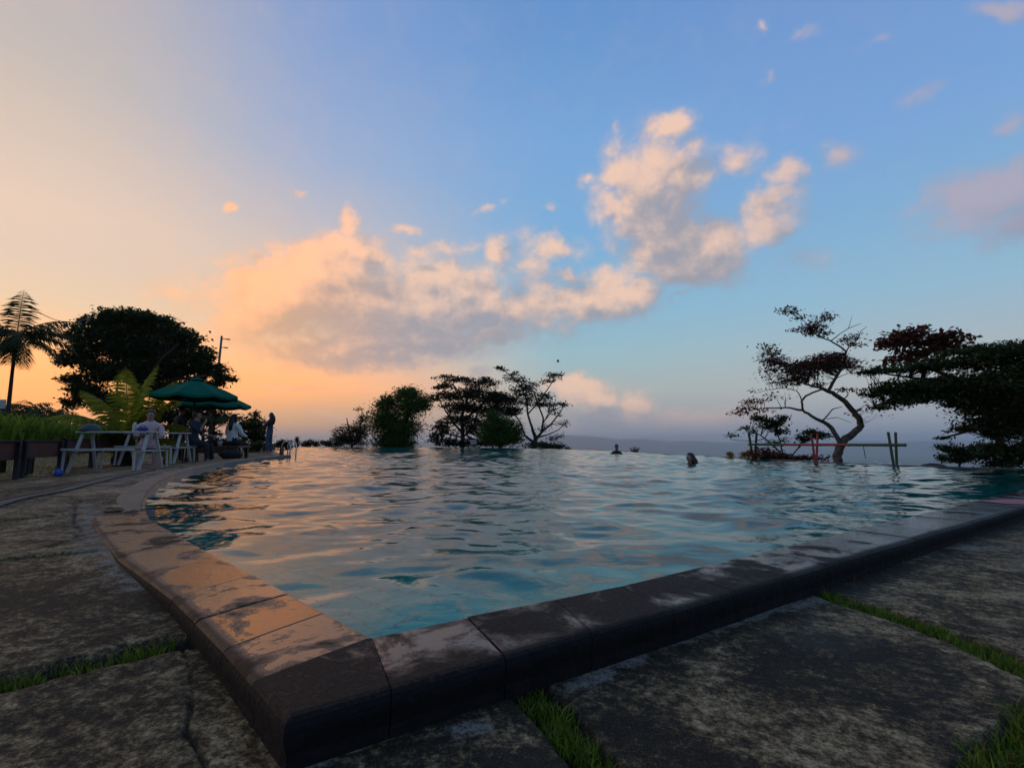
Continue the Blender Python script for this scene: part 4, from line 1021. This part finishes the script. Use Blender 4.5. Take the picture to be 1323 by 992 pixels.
# things on and by the tables
tz = t1.location.z + .766
b = MB(); prof = [(.001, .0), (.16, .0), (.17, .02), (.155, .07), (.11, .12), (.05, .145), (.001, .15)]
bx = Q(117, 552, 9.05)
hat = thing('food_cover', 'dark green domed food cover at the left end of the white table', 'food cover', (bx.x, 9.05, tz))
b.lathe(prof, 20).build('dome', mat('dark_cover', (.025, .045, .045), .6, .2, 20), hat, smooth=True)
MB().lathe([(.001, .15), (.02, .15), (.022, .165), (.001, .175)], 10).build('knob', M_post, hat, smooth=True)
bx = Q(174, 552, 9.1); bot = thing('water_bottle', 'small white bottle standing on the picnic table', 'bottle', (bx.x, 9.1, tz))
MB().lathe([(.001, 0), (.035, 0), (.037, .01), (.037, .12), (.03, .14)], 14).build('body', M_white, bot, smooth=True)
MB().lathe([(.03, .14), (.022, .148), (.022, .172), (.001, .172)], 14).build('cap', mat('pale_cap', (.5, .55, .5), .5), bot, smooth=True)
bx = Q(184, 556, 9.1)
bag = thing('tote_bag', 'small blue bag lying on the white table in front of the woman', 'bag', (bx.x, 9.1, tz))
MB().ball((0, 0, .045), .09, (1.15, .8, .5), 3, jit=.05).build('body', mat('blue_cloth', (.02, .03, .17), .8, .3, 12), bag, smooth=True)
MB().tube([(-.06, 0, .08), (-.03, 0, .115), (.03, 0, .115), (.06, 0, .08)], .008, 6).build('handle', MATS['blue_cloth'], bag, smooth=True)
x, y = P(85, 611, -.1); x, y = -8.12, 8.72; x = (84 - 661.5) / F * 8.6
fb = thing('plastic_bag', 'bright blue plastic bag on the ground at the left foot of the white table', 'bag', (x, 8.6, dz1(x, 8.6)))
MB().ball((0, 0, .06), .08, (1.0, .8, .8), 3, jit=.09).build('body', mat('blue_plastic', (.02, .09, .42), .4, .3, 15), fb, smooth=True)
MB().tube([(-.03, 0, .11), (-.04, 0, .15), (-.02, 0, .165), (.0, 0, .12)], .007, 5).build('handle', MATS['blue_plastic'], fb, smooth=True)

# parasols
def parasol():
    root = thing('parasol', 'front green octagonal parasol on a dark pole beside the picnic tables', 'parasol', (-8.6, 12.8, dz1(-8.6, 12.8)), R(12), 'green parasols')
    H0 = 2.27; Rr = 1.06; zr = 1.83; n = 8
    V = []; Fc = []; rows = [(0.02, H0), (.33, H0 - .12), (.7, H0 - .28), (1.0, zr)]
    sub = 4
    for ri, (t, z) in enumerate(rows):
        for k in range(n * sub):
            a = 2 * math.pi * k / (n * sub); kk = (k % sub) / sub; chord = math.cos(math.pi / n) / math.cos((kk - .5) * 2 * math.pi / n)
            sag = -.05 * math.sin(math.pi * kk) * t
            V.append((Rr * t * chord * math.cos(a), Rr * t * chord * math.sin(a), z + sag))
    m = n * sub
    for i in range(len(rows) - 1):
        for k in range(m): Fc.append((i * m + k, i * m + (k + 1) % m, (i + 1) * m + (k + 1) % m, (i + 1) * m + k))
    Fc.append(tuple(range(m))[::-1])
    # valance
    o = len(V)
    for k in range(m): x, y, z = V[3 * m + k]; V.append((x * 1.003, y * 1.003, z - .07))
    for k in range(m): Fc.append((3 * m + k, 3 * m + (k + 1) % m, o + (k + 1) % m, o + k))
    mesh_obj('canopy', V, Fc, M_green, root)
    mb = MB()
    mb.lathe([(.02, H0 - .02), (.14, H0 - .02), (.16, H0 - .01), (.10, H0 + .05), (.02, H0 + .07)], 16)
    mb.build('vent_cap', M_green, root)
    MB().tube([(0, 0, 0), (0, 0, H0 + .06)], .024, 10).build('pole', M_post, root, smooth=True)
    MB().ball((0, 0, H0 + .1), .035, sub=2).build('finial', M_post, root, smooth=True)
    MB().lathe([(.001, .0), (.26, .0), (.26, .06), (.08, .09), (.04, .28), (.001, .28)], 18).build('base', M_post, root)
    for k in range(n):
        a = 2 * math.pi * k / n
        rb = MB().tube([(.03 * math.cos(a), .03 * math.sin(a), H0 - .05), (1.02 * math.cos(a), 1.02 * math.sin(a), zr - .0)], .011, 5).build('rib', M_post, root)
        MB().tube([(.03 * math.cos(a), .03 * math.sin(a), H0 - .55), (.5 * math.cos(a), .5 * math.sin(a), H0 - .23)], .009, 5).build('strut', M_post, rb)
    return root
u1 = parasol()
u2 = copy_tree(u1); u2.location = (-9.42, 14.9, dz1(-9.42, 14.9) - .12); u2.rotation_euler = (0, 0, R(30)); u2['label'] = 'rear green parasol half hidden behind the front one'

# low wooden daybed / bench table with things on it
lb = thing('low_table', 'low red brown wooden platform table under the parasols', 'table', (-8.25, 13.6, dz1(-8.25, 13.6)), R(3))
MB().box((0, 0, .40), (1.25, .7, .06), bev=.01).build('tabletop', mat('red_wood', (.07, .022, .016), .5, .35, 8), lb)
for sx in (-1, 1):
    for sy in (-1, 1): MB().box((sx * .55, sy * .28, .185), (.08, .08, .37), bev=.006).build('leg', MATS['red_wood'], lb)
MB().box((0, -.33, .30), (1.15, .03, .14), bev=.004).build('apron', MATS['red_wood'], lb)
def soft_bag(name, label, loc, r, sc, m, rz=0, group=None):
    t = thing(name, label, 'bag', loc, rz, group)
    MB().ball((0, 0, r * sc[2] * .9), r, sc, 3, jit=.06).build('body', m, t, smooth=True)
    MB().tube([(-r * .5, 0, r * sc[2] * 1.5), (-r * .25, 0, r * sc[2] * 2.15), (r * .25, 0, r * sc[2] * 2.15), (r * .5, 0, r * sc[2] * 1.5)], r * .07, 6).build('strap', m, t, smooth=True)
M_blackcloth = mat('black_cloth', (.010, .010, .012), .85, .3, 14)
lz = lb.location.z + .43
soft_bag('backpack', 'black bag lying on the low table beside the seated curly haired person', (-8.45, 13.5, lz), .17, (1.2, .7, .6), M_blackcloth)
soft_bag('backpack', 'second dark bag on the low table nearer the woman in white', (-8.05, 13.6, lz), .14, (1.2, .7, .55), mat('dark_cloth', (.014, .012, .016), .85, .3, 14))
soft_bag('duffel_bag', 'black duffel bag on the deck by the low table', (-7.62, 13.0, dz1(-7.62, 13.0)), .21, (1.35, .7, .62), M_blackcloth, .2)
cup = thing('paper_cup', 'pale pink cup standing on the low table', 'cup', (-8.15, 13.32, lz))
MB().lathe([(.001, 0), (.045, 0), (.06, .13), (.055, .13), (.042, .01), (.001, .01)], 12).build('cup_body', mat('pale_pink', (.45, .3, .28), .6), cup, smooth=True)
MB().lathe([(.001, .13), (.062, .13), (.06, .145), (.001, .15)], 12).build('lid', M_white, cup, smooth=True)
for i, (x, y, rz) in enumerate(((-8.30, 12.95, .3), (-8.18, 12.98, .1))):
    t = thing('sandal', ('left' if i == 0 else 'right') + ' pale sandal of the pair on the deck before the low table', 'sandal', (x, y, dz1(x, y)), rz, 'pair of sandals')
    MB().box((0, 0, .012), (.09, .24, .024), bev=.01).build('sole', mat('pale_rubber', (.4, .38, .36), .7), t)
    MB().tube([(-.04, .03, .02), (0, .06, .06), (.04, .03, .02)], .012, 6).build('strap', M_post, t, smooth=True)
# wooden chair behind the second table
ch = thing('wooden_chair', 'reddish wooden slat chair behind the second white table', 'chair', (-9.35, 13.3, dz1(-9.35, 13.3)), R(25))
MB().box((0, 0, .42), (.46, .44, .04), bev=.006).build('seat', MATS['red_wood'], ch)
bk = MB()
for z in (.55, .66, .77, .88): bk.box((0, .22, z), (.44, .02, .07), bev=.003)
bk.build('backrest', MATS['red_wood'], ch)
for sx in (-1, 1):
    MB().box((sx * .21, -.19, .21), (.04, .04, .42)).build('leg', MATS['red_wood'], ch)
    MB().box((sx * .215, .225, .46), (.04, .04, .92)).build('leg', MATS['red_wood'], ch)

# low clipped hedge beyond the low table
tree('hedge', 'low clipped hedge beside the deck below the round shrub', 'hedge', 20.5, (333,583), [[(333,584,.8),(333,578,.5)]], [(322,577,10,6),(334,577,10,6),(345,578,9,5.5),(328,580,12,4)], leaf_mat('leaf_hedge', (.03, .05, .012), (.08, .10, .02)), .1, 2600, seed=41, base_z=.08, twigs=False)

# pool ladder
pl = Q(370, 590, 15.0)
lad = thing('pool_ladder', 'chrome looped pool ladder at the end of the raised kerb', 'ladder', (pl.x + .0, 15.1, .14), R(62))
for s in (-.11, .11):
    MB().tube([(-.02 + s, .14, .0), (-.02 + s, .14, .30), (0 + s, .09, .40), (.03 + s, 0, .44), (.06 + s, -.10, .40), (.07 + s, -.14, .3), (.07 + s, -.14, -.5)], .017, 8).build('handrail', M_steel, lad, smooth=True)
for z in (-.15, -.4): MB().box((.07, -.14, z), (.24, .07, .025), bev=.004).build('step', M_steel, lad)
eb = Q(364, 583, 15.6)
post = thing('bollard', 'short red brown wooden post at the kerb end by the ladder', 'post', (eb.x, 15.6, .13))
MB().box((0, 0, .13), (.10, .10, .26), bev=.01).build('shaft', M_board, post)
MB().box((0, 0, .27), (.125, .125, .025), bev=.006).build('cap', M_board, post)

# street lamp behind the tree
lp = Q(282, 470, 33); top = Q(284, 434, 33)
lamp = thing('lamp_post', 'thin pole with two short arms rising beside the umbrella shaped tree', 'lamp post', (lp.x, 33, -.3))
h = top.z + .3
MB().tube([(0, 0, 0), (.03, 0, h * .7), (.1, 0, h)], [.11, .08, .07], 8).build('pole', mat('grey_pole', (.10, .085, .08), .6), lamp, smooth=True)
for z, L in ((h - .25, .5), (h - .85, .38)):
    arm = MB().tube([(.09, 0, z), (.09 + L * .6, 0, z + .03), (.09 + L, 0, z + .02)], .028, 6).build('arm', MATS['grey_pole'], lamp, smooth=True)
    MB().box((.09 + L, 0, z), (.24, .12, .07), bev=.01).build('lamp_head', MATS['grey_pole'], arm)

# festoon wire with a bulb, tree fern to tree
a, b = Q(45, 400, 14), Q(118, 408, 22)
wire = thing('string_lights', 'thin festoon wire with small bulbs between tree fern and dark tree', 'string lights', tuple(a))
pts = [a.lerp(b, t) - Vector((0, 0, .35 * 4 * t * (1 - t))) - a for t in np.linspace(0, 1, 16)]
MB().tube(pts, .011, 5).build('wire', M_post, wire)
for j in (7, 11, 14):
    q = pts[j]; so = MB().tube([q, q - Vector((0, 0, .08))], .025, 6).build('socket', M_post, wire)
    MB().ball(q - Vector((0, 0, .14)), .06, (1, 1, 1.2), 2).build('bulb', mat('unlit_bulb', (.12, .12, .12), .2), so, smooth=True)
# thin bare pole left
q0 = Q(14, 500, 12.5)
gpole = thing('garden_pole', 'very thin pole with a small leaf tuft below the tree fern', 'pole', (q0.x, 12.5, -.12))
MB().tube([(0, 0, 0), (0, 0, Q(14, 474, 12.5).z + .12)], .012, 6).build('shaft', M_post, gpole)
MB().ball((0, 0, Q(14, 474, 12.5).z + .1), .06, (.5, .5, 1.4), 2, jit=.1).build('tuft', L_brown, gpole)

# bamboo rail at the infinity edge
def bamboo(mb, a, b, r, node=.35):
    a = Vector(a); b = Vector(b); L = (b - a).length; n = max(2, int(L / node)); pts = []; rad = []
    for i in range(n + 1):
        for dt, k in ((-.02, 1.0), (0, 1.16), (.02, 1.0)):
            t = (i + dt / node) / n
            if 0 <= t <= 1: pts.append(a.lerp(b, t)); rad.append(r * k)
    mb.tube(pts, rad, 10)
M_bg = mat('green_bamboo', (.015, .055, .015), .5, .35, 5); M_br = mat('red_bamboo', (.26, .022, .018), .5, .3, 5)
DB = {0: 13.6, 1: 12.0, 2: 10.2}
pp = [Q(974, 574, 14.3), Q(1053, 574.5, 12.2), Q(1153, 574.8, 10.35)]
fence = thing('bamboo_rail', 'painted bamboo rail on crossed green and red posts at the pool edge', 'railing', (pp[1].x, pp[1].y, 0.0))
o0 = Vector((pp[1].x, pp[1].y, 0))
tops = [[(967.5, 560, 975, 594), (977.5, 560, 972, 594)], [(1048, 560, 1055, 597.5), (1056.5, 560, 1051.5, 597.5)], [(1147.5, 558, 1157, 603), (1157, 558.5, 1157, 603)]]
for i, (ds, m) in enumerate(zip((14.3, 12.2, 10.35), (M_bg, M_br, M_bg))):
    for j, (xa, ya, xb, yb) in enumerate(tops[i]):
        mb = MB(); bamboo(mb, Q(xa, ya, ds - .06 + .12 * j) - o0, Q(xb, yb, ds - .06 + .12 * j) - o0 - Vector((0, 0, .5)), .026 if i else .034)
        p_ = mb.build('post', m, fence, smooth=True); p_['label'] = ('red' if i == 1 else 'green') + ' bamboo post'
cuts = [(0, .0), (1, 0)]
segs = [(pp[0] + (pp[0] - pp[1]) * .1, pp[0].lerp(pp[1], .52), M_bg, 'green'), (pp[0].lerp(pp[1], .52), pp[1].lerp(pp[2], .48), M_br, 'red'), (pp[1].lerp(pp[2], .48), pp[2] + (pp[2] - pp[1]) * .14, M_bg, 'green')]
for a, b, m, nm in segs:
    mb = MB(); bamboo(mb, a - o0, b - o0, .032); p_ = mb.build('rail', m, fence, smooth=True); p_['label'] = nm + ' bamboo rail length'
hangp = pp[1].lerp(pp[2], .66) - o0
MB().tube([hangp, hangp + Vector((.01, 0, -.12)), hangp + Vector((.03, 0, -.3))], .008, 5).build('rope_end', M_post, fence)

# small plants along the infinity edge
ag = Q(823, 586, 26)
palm('agave', 'dark spiky agave rosette on the pool edge left of the nearer swimmer', 'plant', (ag.x, ag.y + .4, -.5), [(h, 55 + (h % 37), .55, 8) for h in range(0, 360, 30)], L_fern, [(0, 0, -.1), (0, 0, .25)], [.06, .06], .06, hang=.0, n=8, width=.05)
for i, (x_, y_, rx, ry) in enumerate(((943, 588, 4, 4), (961, 588, 4.5, 3.6), (969, 586, 4.5, 4.5))):
    tree('yellow_shrub', ['single yellow leaved shrub left of the bamboo posts', 'middle yellow leaved shrub by the foot of the green bamboo posts', 'yellow leaved shrub hard against the green bamboo posts'][i], 'shrub', 15.6, (x_, y_ + 6), [[(x_, y_ + 6, .5), (x_, y_, .3)]], [(x_, y_, rx, ry), (x_, y_ - ry * .7, rx * .5, ry * .5)], L_yellow, .06, 420, seed=60 + i, twigs=False, base_z=-.5, group='yellow shrubs by the bamboo rail')
rk = Q(1206, 602, 10.6)
bmr = MB().ball((0, 0, 0), .25, (1.2, .7, .42), 3, jit=.05)
o = bmr.build('boulder', mat('brown_rock', (.05, .035, .025), .9, .4, 8, bump=.6), smooth=True); o.location = (rk.x, rk.y, rk.z - .04); tag(o, 'low brown boulder just beyond the pool edge right of the bamboo rail', 'boulder')
# small white hut sign between far trunks
sg = Q(612, 571, 43); st = thing('signboard', 'small white board standing between the far tree trunks', 'sign', (sg.x, 43, sg.z - 1.2))
MB().box((0, 0, 1.2), (.55, .04, .4), bev=.01).build('panel', M_white, st)
for s in (-.2, .2): MB().box((s, 0, .5), (.05, .05, 1.0)).build('leg', M_post, st)
# pale box at the left edge
sg = Q(2, 522, 13.5); st = thing('signboard', 'pale grey board at the left edge above the planter plants', 'sign', (sg.x, 13.5, -.15))
MB().box((0, 0, sg.z + .15), (.22, .04, .26), bev=.01).build('panel', mat('grey_board', (.3, .34, .34), .6), st)
MB().box((0, .04, (sg.z + .15) / 2), (.05, .04, sg.z + .15)).build('leg', M_post, st)
# bird
bp_ = Q(721, 467, 60)
bird = thing('bird', 'tiny dark bird flying above the far clump of trees', 'bird', tuple(bp_))
MB().ball((0, 0, 0), .14, (.5, .55, 1.5), 2).ball((0, .02, .2), .06, (1, 1, 1), 2).build('body', M_post, bird, smooth=True)
for s in (-1, 1): mesh_obj('wing', [(0, 0, .1), (s * .12, .05, .28), (s * .16, .1, .02), (0, 0, -.08), (0, .02, .1), (s * .12, .07, .28), (s * .16, .12, .02), (0, .02, -.08)], [(0, 1, 2, 3), (7, 6, 5, 4), (0, 1, 5, 4), (1, 2, 6, 5), (2, 3, 7, 6), (3, 0, 4, 7)], M_post, bird)

# ------------------------------------------------------------------ people
M_skin = mat('skin', (.28, .15, .095), .5, .12, 9)
M_hair = mat('hair', (.006, .005, .005), .45, .3, 30)
M_eye = mat('eye', (.02, .015, .012), .2)
def vn(x, y, z): return Vector((x, y, z)).normalized()
def person(label, loc, heading, scale=1.0, hip=.92, lean=0.0, arms=None, legs=None, head_turn=0.0, hair='short', clothes=(), shoes=None, skin=M_skin, bulk=1.0):
    """local frame: +y is forward. arms/legs: [(upper dir, lower dir), ...] for left (-x) and right (+x)"""
    arms = arms or [(vn(-.15, 0, -1), vn(-.05, .2, -1)), (vn(.15, 0, -1), vn(.05, .2, -1))]
    legs = legs or [(vn(-.06, .05, -1), vn(0, -.03, -1)), (vn(.06, .02, -1), vn(0, -.05, -1))]
    V = []; E = []; Rd = []; bones = []
    def add(p, r, par, bone=None):
        V.append(Vector(p)); Rd.append(r if hasattr(r, '__len__') else (r, r)); i = len(V) - 1
        if par is not None: E.append((par, i)); bones.append((bone, par, i))
        return i
    sp = vn(0, math.sin(lean), math.cos(lean)); B = bulk
    pel = add((0, 0, hip), (.135 * B, .105 * B), None)
    wai = add(V[pel] + sp * .16, (.125 * B, .092 * B), pel, 'torso')
    che = add(V[wai] + sp * .17, (.145 * B, .10 * B), wai, 'torso')
    sho = add(V[che] + sp * .13, (.125 * B, .08), che, 'torso')
    nec = add(V[sho] + sp * .085 + Vector((0, .008, 0)), .052, sho, 'neck')
    hf = Vector((math.sin(head_turn), math.cos(head_turn), 0))
    jaw = add(V[nec] + Vector((0, 0, .065)) + hf * .022, (.066, .074), nec, 'head')
    skl = add(V[jaw] + Vector((0, 0, .085)) - hf * .008, (.078, .094), jaw, 'head')
    crn = add(V[skl] + Vector((0, 0, .062)), (.05, .062), skl, 'head')
    for s, (du, dl) in zip((-1, 1), arms):
        s0 = add(V[sho] + Vector((s * .165 * B, 0, -.035)), .056 * B, sho, 'torso')
        e0 = add(V[s0] + du * .27, .041, s0, 'upper_arm'); w0 = add(V[e0] + dl * .235, .027, e0, 'forearm')
        h0 = add(V[w0] + dl * .055, (.034, .02), w0, 'hand')
        sd = dl.cross(Vector((0, 1, 0) if abs(dl.y) < .8 else (1, 0, 0))).normalized(); cu = dl.cross(sd).normalized()
        for f, (o_, L) in enumerate(((-.027, .07), (-.009, .08), (.009, .076), (.027, .06))):
            f1 = add(V[h0] + dl * .04 + sd * o_, .0095, h0, 'hand'); add(V[f1] + (dl + cu * .5).normalized() * L * .6, .008, f1, 'hand')
        t1_ = add(V[h0] + sd * .04 + dl * .0, .0105, h0, 'hand'); add(V[t1_] + (dl + sd * .4).normalized() * .035, .009, t1_, 'hand')
    feet = []
    for s, (du, dl) in zip((-1, 1), legs):
        h0 = add(V[pel] + Vector((s * .092 * B, 0, -.05)), (.098 * B, .098 * B), pel, 'hips')
        k0 = add(V[h0] + du * .41, .058 * B, h0, 'thigh'); a0 = add(V[k0] + dl * .40, .038, k0, 'shin')
        fd = Vector((du.x * .3, 1, 0)).normalized(); fd = Vector((fd.x, fd.y, -.18))
        add(V[a0] - fd * .035 + Vector((0, 0, -.045)), .032, a0, 'foot'); t0 = add(V[a0] + fd * .15 + Vector((0, 0, -.03)), (.042, .026), a0, 'foot'); feet.append((V[a0], fd))
    me = bpy.data.meshes.new('person_skeleton'); me.from_pydata([tuple(v) for v in V], E, [])
    tmp = bpy.data.objects.new('person_skeleton', me); COL.objects.link(tmp)
    tmp.modifiers.new('skin', 'SKIN'); 
    for i, sv in enumerate(me.skin_vertices[0].data): sv.radius = Rd[i]; sv.use_root = (i == pel)
    ss = tmp.modifiers.new('sub', 'SUBSURF'); ss.levels = 1; ss.render_levels = 1
    dg = bpy.context.evaluated_depsgraph_get(); ev = tmp.evaluated_get(dg); bm_ = bpy.data.meshes.new_from_object(ev)
    bpy.data.objects.remove(tmp)
    n = len(bm_.vertices); co = np.empty(n * 3, np.float32); bm_.vertices.foreach_get('co', co); co = co.reshape(-1, 3)
    nr_ = np.array([tuple(v.normal) for v in bm_.vertices])
    # nose: push out the front of the face
    hc = np.array(V[jaw] + Vector((0, 0, .055))); hfa = np.array(hf)
    rel = co - hc; fr = rel @ hfa; rad = np.linalg.norm(rel - np.outer(fr, hfa), axis=1)
    co = co + np.outer(np.where((fr > .03), .022 * np.exp(-(rad / .022) ** 2), 0), hfa)
    bm_.vertices.foreach_set('co', co.astype(np.float32).ravel())
    polys = [tuple(p.vertices) for p in bm_.polygons]; cen = np.array([tuple(p.center) for p in bm_.polygons])
    best = np.full(len(polys), 1e9); bid = np.zeros(len(polys), int)
    for bi, (nm, a, b) in enumerate(bones):
        A = np.array(V[a]); D = np.array(V[b]) - A; t = np.clip(((cen - A) @ D) / (D @ D), 0, 1); ds = np.linalg.norm(cen - A - t[:, None] * D, axis=1) - max(Rd[b]) * .6
        k = ds < best; best = np.where(k, ds, best); bid = np.where(k, bi, bid)
    bone_of = [bones[i][0] for i in bid]
    root = thing('person', label, 'person', loc, heading); root.scale = (scale,) * 3
    bm_.materials.clear(); bm_.materials.append(skin); bm_.polygons.foreach_set('use_smooth', np.ones(len(polys), bool)); bm_.name = 'body'
    link(bpy.data.objects.new('body', bm_), root)
    def garment(name, parts, m, off):
        fs = [f for f, b in zip(polys, bone_of) if b in parts]
        if not fs: return
        ids = sorted({i for f in fs for i in f}); mp = {v: k for k, v in enumerate(ids)}
        VV = [tuple(co[i] + nr_[i] * off) for i in ids]
        mesh_obj(name, VV, [tuple(mp[i] for i in f) for f in fs], m, root, smooth=True)
    for (name, parts, m, off) in clothes: garment(name, parts, m, off)
    if shoes:
        for a0, fd in feet:
            MB().ball(a0 + fd * .06 + Vector((0, 0, -.035)), .08, (.62, 1.6, .5), 2).build('shoe', shoes, root, smooth=True)
    hcen = V[skl]
    rotz = Matrix.Rotation(-head_turn, 4, 'Z')
    h = MB(); bmh = bmesh.new(); bmesh.ops.create_icosphere(bmh, subdivisions=3, radius=1)
    kill = []
    for v in bmh.verts:
        if v.co.y > .30 and v.co.z < .50 or v.co.z < -.62: kill.append(v)
    bmesh.ops.delete(bmh, geom=kill, context='VERTS')
    sc = {'short': (.082, .096, .094), 'curly': (.112, .124, .122), 'long': (.088, .10, .098), 'bun': (.084, .098, .096)}[hair]
    for v in bmh.verts:
        j = 1 + (random.uniform(-.09, .12) if hair == 'curly' else random.uniform(-.02, .02)); v.co = rotz @ Vector((v.co.x * sc[0] * j, v.co.y * sc[1] * j - .008, v.co.z * sc[2] * j + .008)) + hcen
    bmh.verts.index_update(); h.add([v.co for v in bmh.verts], [[v.index for v in f.verts] for f in bmh.faces]); bmh.free()
    if hair == 'long':
        hb = -hf
        pts = [hcen + hb * .055, hcen + hb * .095 + Vector((0, 0, -.1)), hcen + hb * .11 + Vector((0, 0, -.22)), hcen + hb * .10 + Vector((0, 0, -.36)), hcen + hb * .09 + Vector((0, 0, -.44))]
        h.tube(pts, [.06, .085, .085, .07, .02], 10)
        sdv = Vector((hf.y, -hf.x, 0))
        for s in (-1, 1): h.tube([hcen + sdv * s * .075 - hf * .02, hcen + sdv * s * .085 + Vector((0, 0, -.1)) - hf * .03, hcen + sdv * s * .075 + Vector((0, 0, -.22)) - hf * .06], [.03, .035, .02], 7)
    if hair == 'bun': h.ball(hcen - hf * .10 + Vector((0, 0, .05)), .05, sub=2)
    h.build('hair', M_hair, root, smooth=True)
    sdv = Vector((hf.y, -hf.x, 0)); ec = V[jaw] + Vector((0, 0, .075))
    for s in (-1, 1):
        MB().ball(ec + hf * .070 + sdv * s * .031, .012, sub=2).build('eye', M_eye, root, smooth=True)
        MB().ball(ec + sdv * s * .078 - hf * .01 + Vector((0, 0, -.02)), .022, (.5, 1, 1.4), 2).build('ear', skin, root, smooth=True)
    return root
def cloth(name, c, r=.85): return mat(name, c, r, .2, 14)
TOP = ('torso', 'upper_arm'); LONG = TOP + ('forearm',); PANTS = ('hips', 'thigh', 'shin')
SIT = [(vn(-.12, 1, -.12), vn(0, .05, -1)), (vn(.12, 1, -.12), vn(0, .05, -1))]

# nearer swimmer: dark hair, looks left
s1 = Q(893, 598, 11.4)
person('nearer swimmer with long wet black hair facing left in the water', (s1.x, s1.y, Z_W - 1.42), R(95), 1.02, hip=.85, hair='long', clothes=(('swimsuit', ('torso', 'hips', 'upper_arm', 'thigh'), M_blackcloth, .006),),
       arms=[(vn(-.5, .8, -.25), vn(.1, 1, .05)), (vn(.5, .8, -.25), vn(-.1, 1, .05))], legs=[(vn(-.1, .25, -1), vn(0, -.35, -1)), (vn(.1, .25, -1), vn(0, -.35, -1))])
s2 = Q(797, 585.5, 20)
person('farther swimmer with short hair and shoulders out of the water near the pool edge', (s2.x, s2.y, Z_W - 1.20), R(150), .98, hip=.85, hair='short', clothes=(('swimsuit', ('torso', 'hips', 'upper_arm', 'thigh'), M_blackcloth, .006),),
       skin=mat('skin_dark', (.16, .085, .06), .5), arms=[(vn(-.5, .5, -.5), vn(.1, 1, -.2)), (vn(.5, .5, -.5), vn(-.1, 1, -.2))])
# woman in pink at the first table
lx = (196 - 661.5) / F * 9.62
person('woman in a pale pink shirt seated at the white picnic table', (lx, 9.62, t1.location.z - .02), R(215), .93, hip=.54, lean=.12, legs=SIT, hair='bun', bulk=1.12, head_turn=.3,
       arms=[(vn(-.2, .45, -1), vn(.5, 1, .05)), (vn(.2, .5, -1), vn(-.5, 1, .1))],
       clothes=(('shirt', TOP, cloth('pink_cloth', (.55, .36, .36)), .012), ('trousers', PANTS, cloth('beige_cloth', (.38, .25, .21)), .012)), shoes=M_post)
# man standing with his back to us
mx = (234 - 661.5) / F * 14.4
person('man in a black T-shirt and jeans standing behind the second table', (mx, 14.4, dz1(mx, 14.4)), R(-20), .97, hip=.90, hair='short', bulk=1.1, clothes=(('shirt', TOP, M_blackcloth, .014), ('jeans', PANTS, cloth('dark_denim', (.03, .04, .07)), .012)), shoes=M_white)
# curly-haired person eating, facing right
cx_ = (252 - 661.5) / F * 12.2
stool = thing('stool', 'small dark stool under the curly haired person', 'stool', (cx_, 12.2, dz1(cx_, 12.2)))
MB().lathe([(.001, .40), (.17, .40), (.17, .44), (.001, .44)], 16).build('seat', M_post, stool)
for a in (45, 135, 225, 315): MB().tube([(.11 * math.cos(R(a)), .11 * math.sin(R(a)), .40), (.15 * math.cos(R(a)), .15 * math.sin(R(a)), 0)], .014, 6).build('leg', M_post, stool)
person('curly haired person in dark clothes seated by the parasol pole, hand raised to the mouth', (cx_, 12.2, dz1(cx_, 12.2) + .0), R(-80), .98, hip=.55, lean=.10, legs=SIT, hair='curly',
       arms=[(vn(-.1, .3, -1), vn(.1, 1, -.1)), (vn(.1, .75, -.75), vn(-.15, .35, 1))], clothes=(('shirt', TOP, cloth('navy_cloth', (.012, .014, .026)), .014), ('trousers', PANTS, M_blackcloth, .012)), shoes=M_post)
# woman in white, back to us, long hair
wx = (302 - 661.5) / F * 13.6
person('woman in a white shirt with long dark hair sitting on the low table end', (wx, 13.6, dz1(wx, 13.6) - .01), R(-15), .98, hip=.56, lean=.05, legs=SIT, hair='long', bulk=1.05,
       arms=[(vn(-.45, .25, -1), vn(.3, .8, -.2)), (vn(.45, .25, -1), vn(-.3, .8, -.2))], clothes=(('shirt', LONG, cloth('white_cloth', (.55, .58, .58)), .016), ('trousers', PANTS, M_blackcloth, .012)), shoes=M_post)
# girl standing in profile at the deck end, hands at her face
gx = (350 - 661.5) / F * 19.6
person('girl in dark top and jeans standing at the deck end, hands raised to her face', (gx, 19.6, dz1(gx, 19.6)), R(100), .97, hip=.90, lean=-.06, hair='long',
       arms=[(vn(-.1, .55, -.8), vn(.25, .55, .85)), (vn(.1, .6, -.75), vn(-.25, .5, .9))], legs=[(vn(-.04, .12, -1), vn(0, -.08, -1)), (vn(.04, -.05, -1), vn(0, -.12, -1))],
       clothes=(('shirt', TOP, cloth('plum_cloth', (.03, .022, .035)), .012), ('jeans', PANTS, cloth('blue_denim', (.035, .055, .11)), .013)), shoes=M_post)

# ------------------------------------------------------------------ haze over the plain
def haze():
    bm = bmesh.new(); bmesh.ops.create_cube(bm, size=1.0)
    lo = Vector((-32000, -32000, -330)); hi = Vector((32000, 32000, 230))
    for v in bm.verts: v.co = Vector([lo[i] if v.co[i] < 0 else hi[i] for i in range(3)])
    me = bpy.data.meshes.new('haze'); bm.to_mesh(me); bm.free()
    m = bpy.data.materials.new('haze_air'); m.use_nodes = True; N = NT(m.node_tree); N.n.remove(N.n['Principled BSDF'])
    pv = N.new('ShaderNodeVolumePrincipled'); pv.inputs['Color'].default_value = (.84, .91, .97, 1); pv.inputs['Density'].default_value = 0.00011; pv.inputs['Anisotropy'].default_value = 0.55
    N.link(pv.outputs[0], N.n['Material Output'].inputs['Volume'])
    me.materials.append(m)
    tag(link(bpy.data.objects.new('haze', me)), kind='stuff')
haze()
